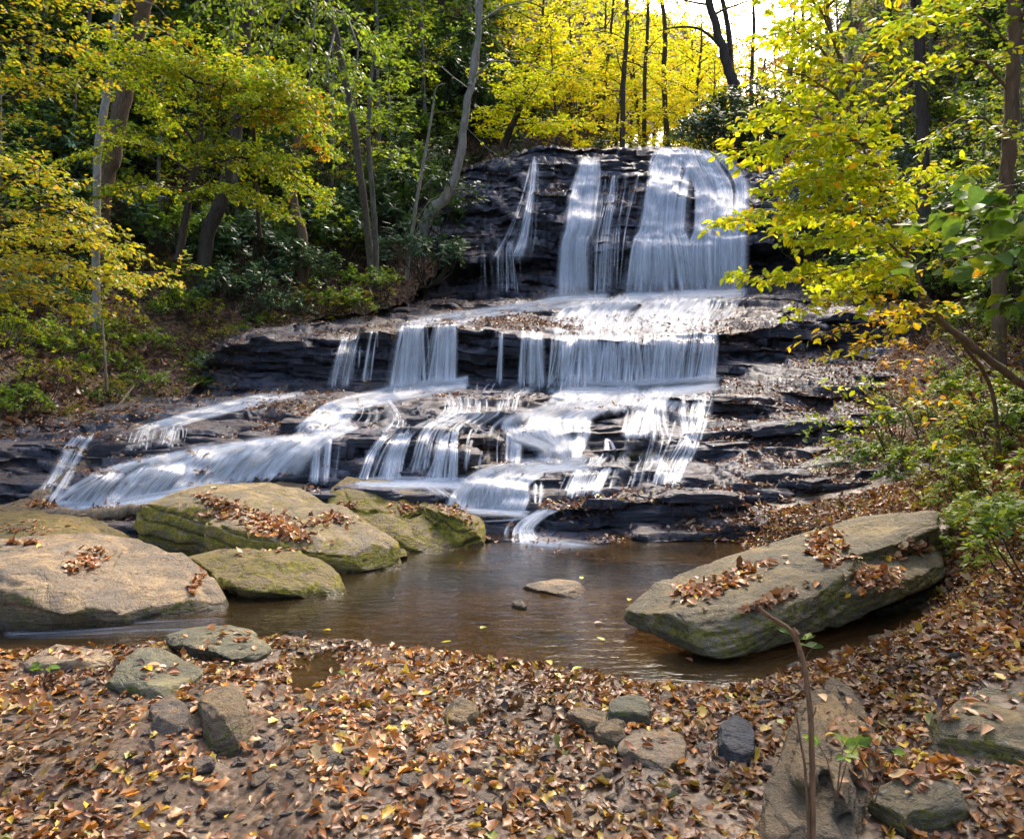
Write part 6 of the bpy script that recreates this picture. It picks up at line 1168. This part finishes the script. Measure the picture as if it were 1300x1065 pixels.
make_tree('red_sapling', 'reddish leafed small tree right of the bright sky gap', 'tree', T((975, 190, 33), (970, 150, 33), (968, 110, 33), (972, 75, 33)), [.09, .08, .06, .03], auto_limbs(T((970, 150, 33), (968, 110, 33), (972, 75, 33)), 10, 0, 1, 1.6, 1.1, .3, .03), 'red', leaf=.13, spacing=.05, bark='bark_dark', sub_gap=.3, sub_len=.45, twig_gap=.16, twig_len=.35)
# sprays low on the right bank
for (x0, y0, x1, y1, d, pal, lab) in [(1110, 545, 1015, 545, 9.6, 'lime', 'small spray of fresh green leaves reaching over the leaf strewn ledges'), (1150, 520, 1060, 500, 9.4, 'bright', 'yellow green seedling sprays above the leaf strewn ledges'), (1240, 560, 1170, 520, 7.6, 'yellow', 'golden leafed seedling on the right bank'), (1200, 480, 1120, 450, 10, 'amber', 'amber leafed seedling under the leaning trunk')]:
    lmx = [LM((x0, y0, d), ((x0+x1)/2, min(y0, y1)-12+20*j, d-.1*j), (x1+15*j, y1+24*j-12, d-.1*j)) for j in range(3)]
    make_tree('seedling_tree', lab, 'seedling', T((x0+25, y0+60, d+.2), (x0+12, y0+25, d+.1), (x0, y0, d)), [.012, .01, .006], [(p, .006) for p in lmx], pal, leaf=.08, spacing=.03, bark='bark_brown', detailed=True, sub_gap=.16, sub_len=.35, twig_gap=.09, twig_len=.12)
# ---- logs and sticks
def log(name, label, pts, rad, bark, cat='log', k=9, group=None):
    P = smooth_path(T(*pts), len(pts)*6); P[1:-1] += rng.normal(size=(len(P)-2, 3))*rad[0]*0.08; R = np.interp(np.linspace(0, 1, len(P)), np.linspace(0, 1, len(rad)), rad)
    b = P[0].copy(); tb = Tubes(); tb.add(P-b, R, k, .22); o = link(name, tb.mesh(name, [M[bark]]), None, tuple(b)); return tag(o, label, cat, group)
log('driftwood_log', 'weathered log leaning diagonally across the left cascade', [(48, 640, 9.3), (90, 610, 9.9), (130, 575, 10.6), (165, 548, 11.4), (196, 534, 12.2)], [.13, .12, .09, .06, .03], 'drift')
log('driftwood_log', 'long flat grey brown log behind the broad pale boulder', [(30, 662, 8.6), (80, 657, 8.6), (130, 655, 8.6), (185, 645, 8.7)], [.10, .10, .085, .05], 'drift')
log('driftwood_log', 'bleached grey log end poking from plants on the right bank', [(1195, 702, 6.7), (1225, 683, 6.9), (1262, 664, 7.2), (1300, 650, 7.5)], [.07, .08, .085, .08], 'bark_grey')
log('fallen_branch', 'thin fallen branch lying along the shaded left slope', [(60, 222, 17.5), (100, 238, 17.2), (150, 240, 17), (205, 238, 17)], [.05, .045, .04, .02], 'bark_grey', 'branch')
log('fallen_branch', 'thin dead branch leaning over brown litter on the left bank', [(130, 535, 12.6), (150, 515, 12.9), (170, 490, 13.6)], [.02, .018, .012], 'drift', 'branch')
log('fallen_branch', 'thin upright dead stem on the lower left bank', [(136, 498, 13.6), (133, 450, 13.8), (130, 405, 14.2)], [.025, .022, .015], 'drift', 'branch')
for k in range(22):
    px = rng.uniform(1060, 1290); py = rng.uniform(330, 640); p = on(RBB, px, py)
    if p is None: continue
    a = rng.random()*3.14; L = rng.uniform(.5, 1.3); q = limb_path(p+np.array([0, -.1, .1]), (math.cos(a)*1.2, -.3, rng.uniform(.1, .9)), L, .1, 6, .15); tb = Tubes(); tb.add(q-q[0], np.linspace(.010, .003, 6), 5)
    tag(link('bare_twig', tb.mesh('bare_twig', [M['bark_brown']]), None, tuple(q[0])), 'thin bare twig sticking out of the right bank', 'twig', 'bare twigs on the right bank')
# bare sapling in the foreground
def near(pts, rad, k=8): tb.add(smooth_path(T(*pts), len(pts)*5)-np.array(b0), np.interp(np.linspace(0, 1, len(pts)*5), np.linspace(0, 1, len(rad)), rad), k, .15)
b0 = W(1033, 1125, 2.55); t = thing('bare_sapling', 'bare brown sapling stem snapped over at the top, in the right foreground', 'sapling', b0)
tb = Tubes(); near([(1033, 1125, 2.55), (1032, 1050, 2.55), (1031, 975, 2.55), (1029, 910, 2.55), (1022, 850, 2.56), (1014, 820, 2.57), (1009, 804, 2.57)], [.010, .0095, .009, .008, .008]); near([(1010, 808, 2.57), (1000, 797, 2.56), (985, 787, 2.55), (972, 779, 2.54), (961, 769, 2.53)], [.009, .007, .006, .006, .007]); near([(1012, 806, 2.57), (1007, 801, 2.57), (1006, 796, 2.57)], [.011, .011, .008])
near([(1027, 915, 2.55), (1034, 905, 2.54), (1036, 897, 2.54)], [.003, .003, .002], 5)
link('stem', tb.mesh('stem', [M['twig']]), t)
tb = Tubes(); near([(1030, 1110, 2.55), (1026, 1040, 2.55), (1022, 975, 2.55), (1016, 940, 2.55), (1011, 906, 2.55)], [.006, .005, .004, .003], 6); link('side_shoot', tb.mesh('side_shoot', [M['twig']]), t)
def sprig(px, py, d, n, leaf, label, spread=.07, pal='lime'):
    base = np.array(W(px, py, d)); t = thing('seedling', label, 'plant', tuple(base)); tb = Tubes(); P = []; D = []
    for i in range(n):
        a = i*2.4; e = np.array([math.cos(a)*spread, math.sin(a)*spread*.7, .05+.10*rng.random()]); tb.add([np.array([0, 0, -.08]), e*.5, e], [.003, .002, .0015], 4)
        for j in range(3): P.append(e); aa = a+(j-1)*1.0; D.append([math.cos(aa), math.sin(aa), .15])
    P = np.array(P); D = np.array(D); n2 = len(P); link('stems', tb.mesh('stems', [M['twig']]), t)
    link('foliage', leaves_mesh('foliage', P, D, np.tile([0, -.4, 1.0], (n2, 1))+rng.normal(size=(n2, 3))*.3, leaf*(.7+.5*rng.random(n2)), pick(pal, n2), M['leaf'], 'oval', 4, .3, .3), t)
sprig(1062, 985, 2.75, 4, .055, 'bright green seedling at the foot of the bare sapling')
sprig(1110, 992, 2.9, 2, .05, 'second small green seedling right of the bare sapling, at the bottom')
sprig(1018, 838, 4.35, 4, .07, 'small green seedling in the dark gap under the tilted slab', .06, 'green')
sprig(52, 868, 4.3, 3, .06, 'tiny green plant in the litter at the lower left', .04, 'green')
# ------------------------------------------------------------------ camera, sky, sun
sc = bpy.context.scene
cam = bpy.data.cameras.new('camera'); camo = bpy.data.objects.new('camera', cam); col.objects.link(camo)
camo.location = (0, 0, CAMZ); camo.rotation_euler = (math.radians(90), 0, 0)
cam.sensor_width = 36; cam.lens = 36*F/1300.0; cam.shift_y = -(532.5-HZ)/1300.0; cam.clip_start = 0.05; cam.clip_end = 2000
sc.camera = camo
SUN_EL, SUN_AZ = 47.0, 24.0          # degrees up; degrees right of straight ahead
w = bpy.data.worlds.new('World'); sc.world = w; w.use_nodes = True; nt = w.node_tree; nt.nodes.clear()
sky = nt.nodes.new('ShaderNodeTexSky'); sky.sky_type = 'NISHITA'; sky.sun_disc = False
sky.sun_elevation = math.radians(SUN_EL); sky.sun_rotation = math.radians(SUN_AZ); sky.dust_density = 5.0; sky.air_density = 0.8
bg = nt.nodes.new('ShaderNodeBackground'); bg.inputs[1].default_value = 0.55
wo = nt.nodes.new('ShaderNodeOutputWorld'); nt.links.new(sky.outputs[0], bg.inputs[0]); nt.links.new(bg.outputs[0], wo.inputs[0])
sl = bpy.data.lights.new('sun', 'SUN'); sl.energy = 1.9; sl.angle = math.radians(2.0); sl.color = (1.0, 0.90, 0.74)
so = bpy.data.objects.new('sun', sl); col.objects.link(so)
e, a = math.radians(SUN_EL), math.radians(SUN_AZ)
dirv = Vector((math.sin(a)*math.cos(e), math.cos(a)*math.cos(e), math.sin(e)))   # towards the sun
so.rotation_euler = dirv.to_track_quat('Z', 'Y').to_euler(); so.location = (10, 10, 30)
sc.view_settings.view_transform = 'Standard'; sc.view_settings.look = 'None'; sc.view_settings.exposure = 0; sc.view_settings.gamma = 1
sc.render.engine = 'CYCLES'; sc.cycles.use_denoising = True; sc.cycles.use_adaptive_sampling = True; sc.cycles.adaptive_threshold = 0.06
sc.cycles.max_bounces = 5; sc.cycles.transparent_max_bounces = 24; sc.cycles.diffuse_bounces = 2; sc.cycles.glossy_bounces = 3
sc.cycles.transmission_bounces = 4; sc.cycles.caustics_reflective = False; sc.cycles.caustics_refractive = False; sc.cycles.sample_clamp_indirect = 4.0
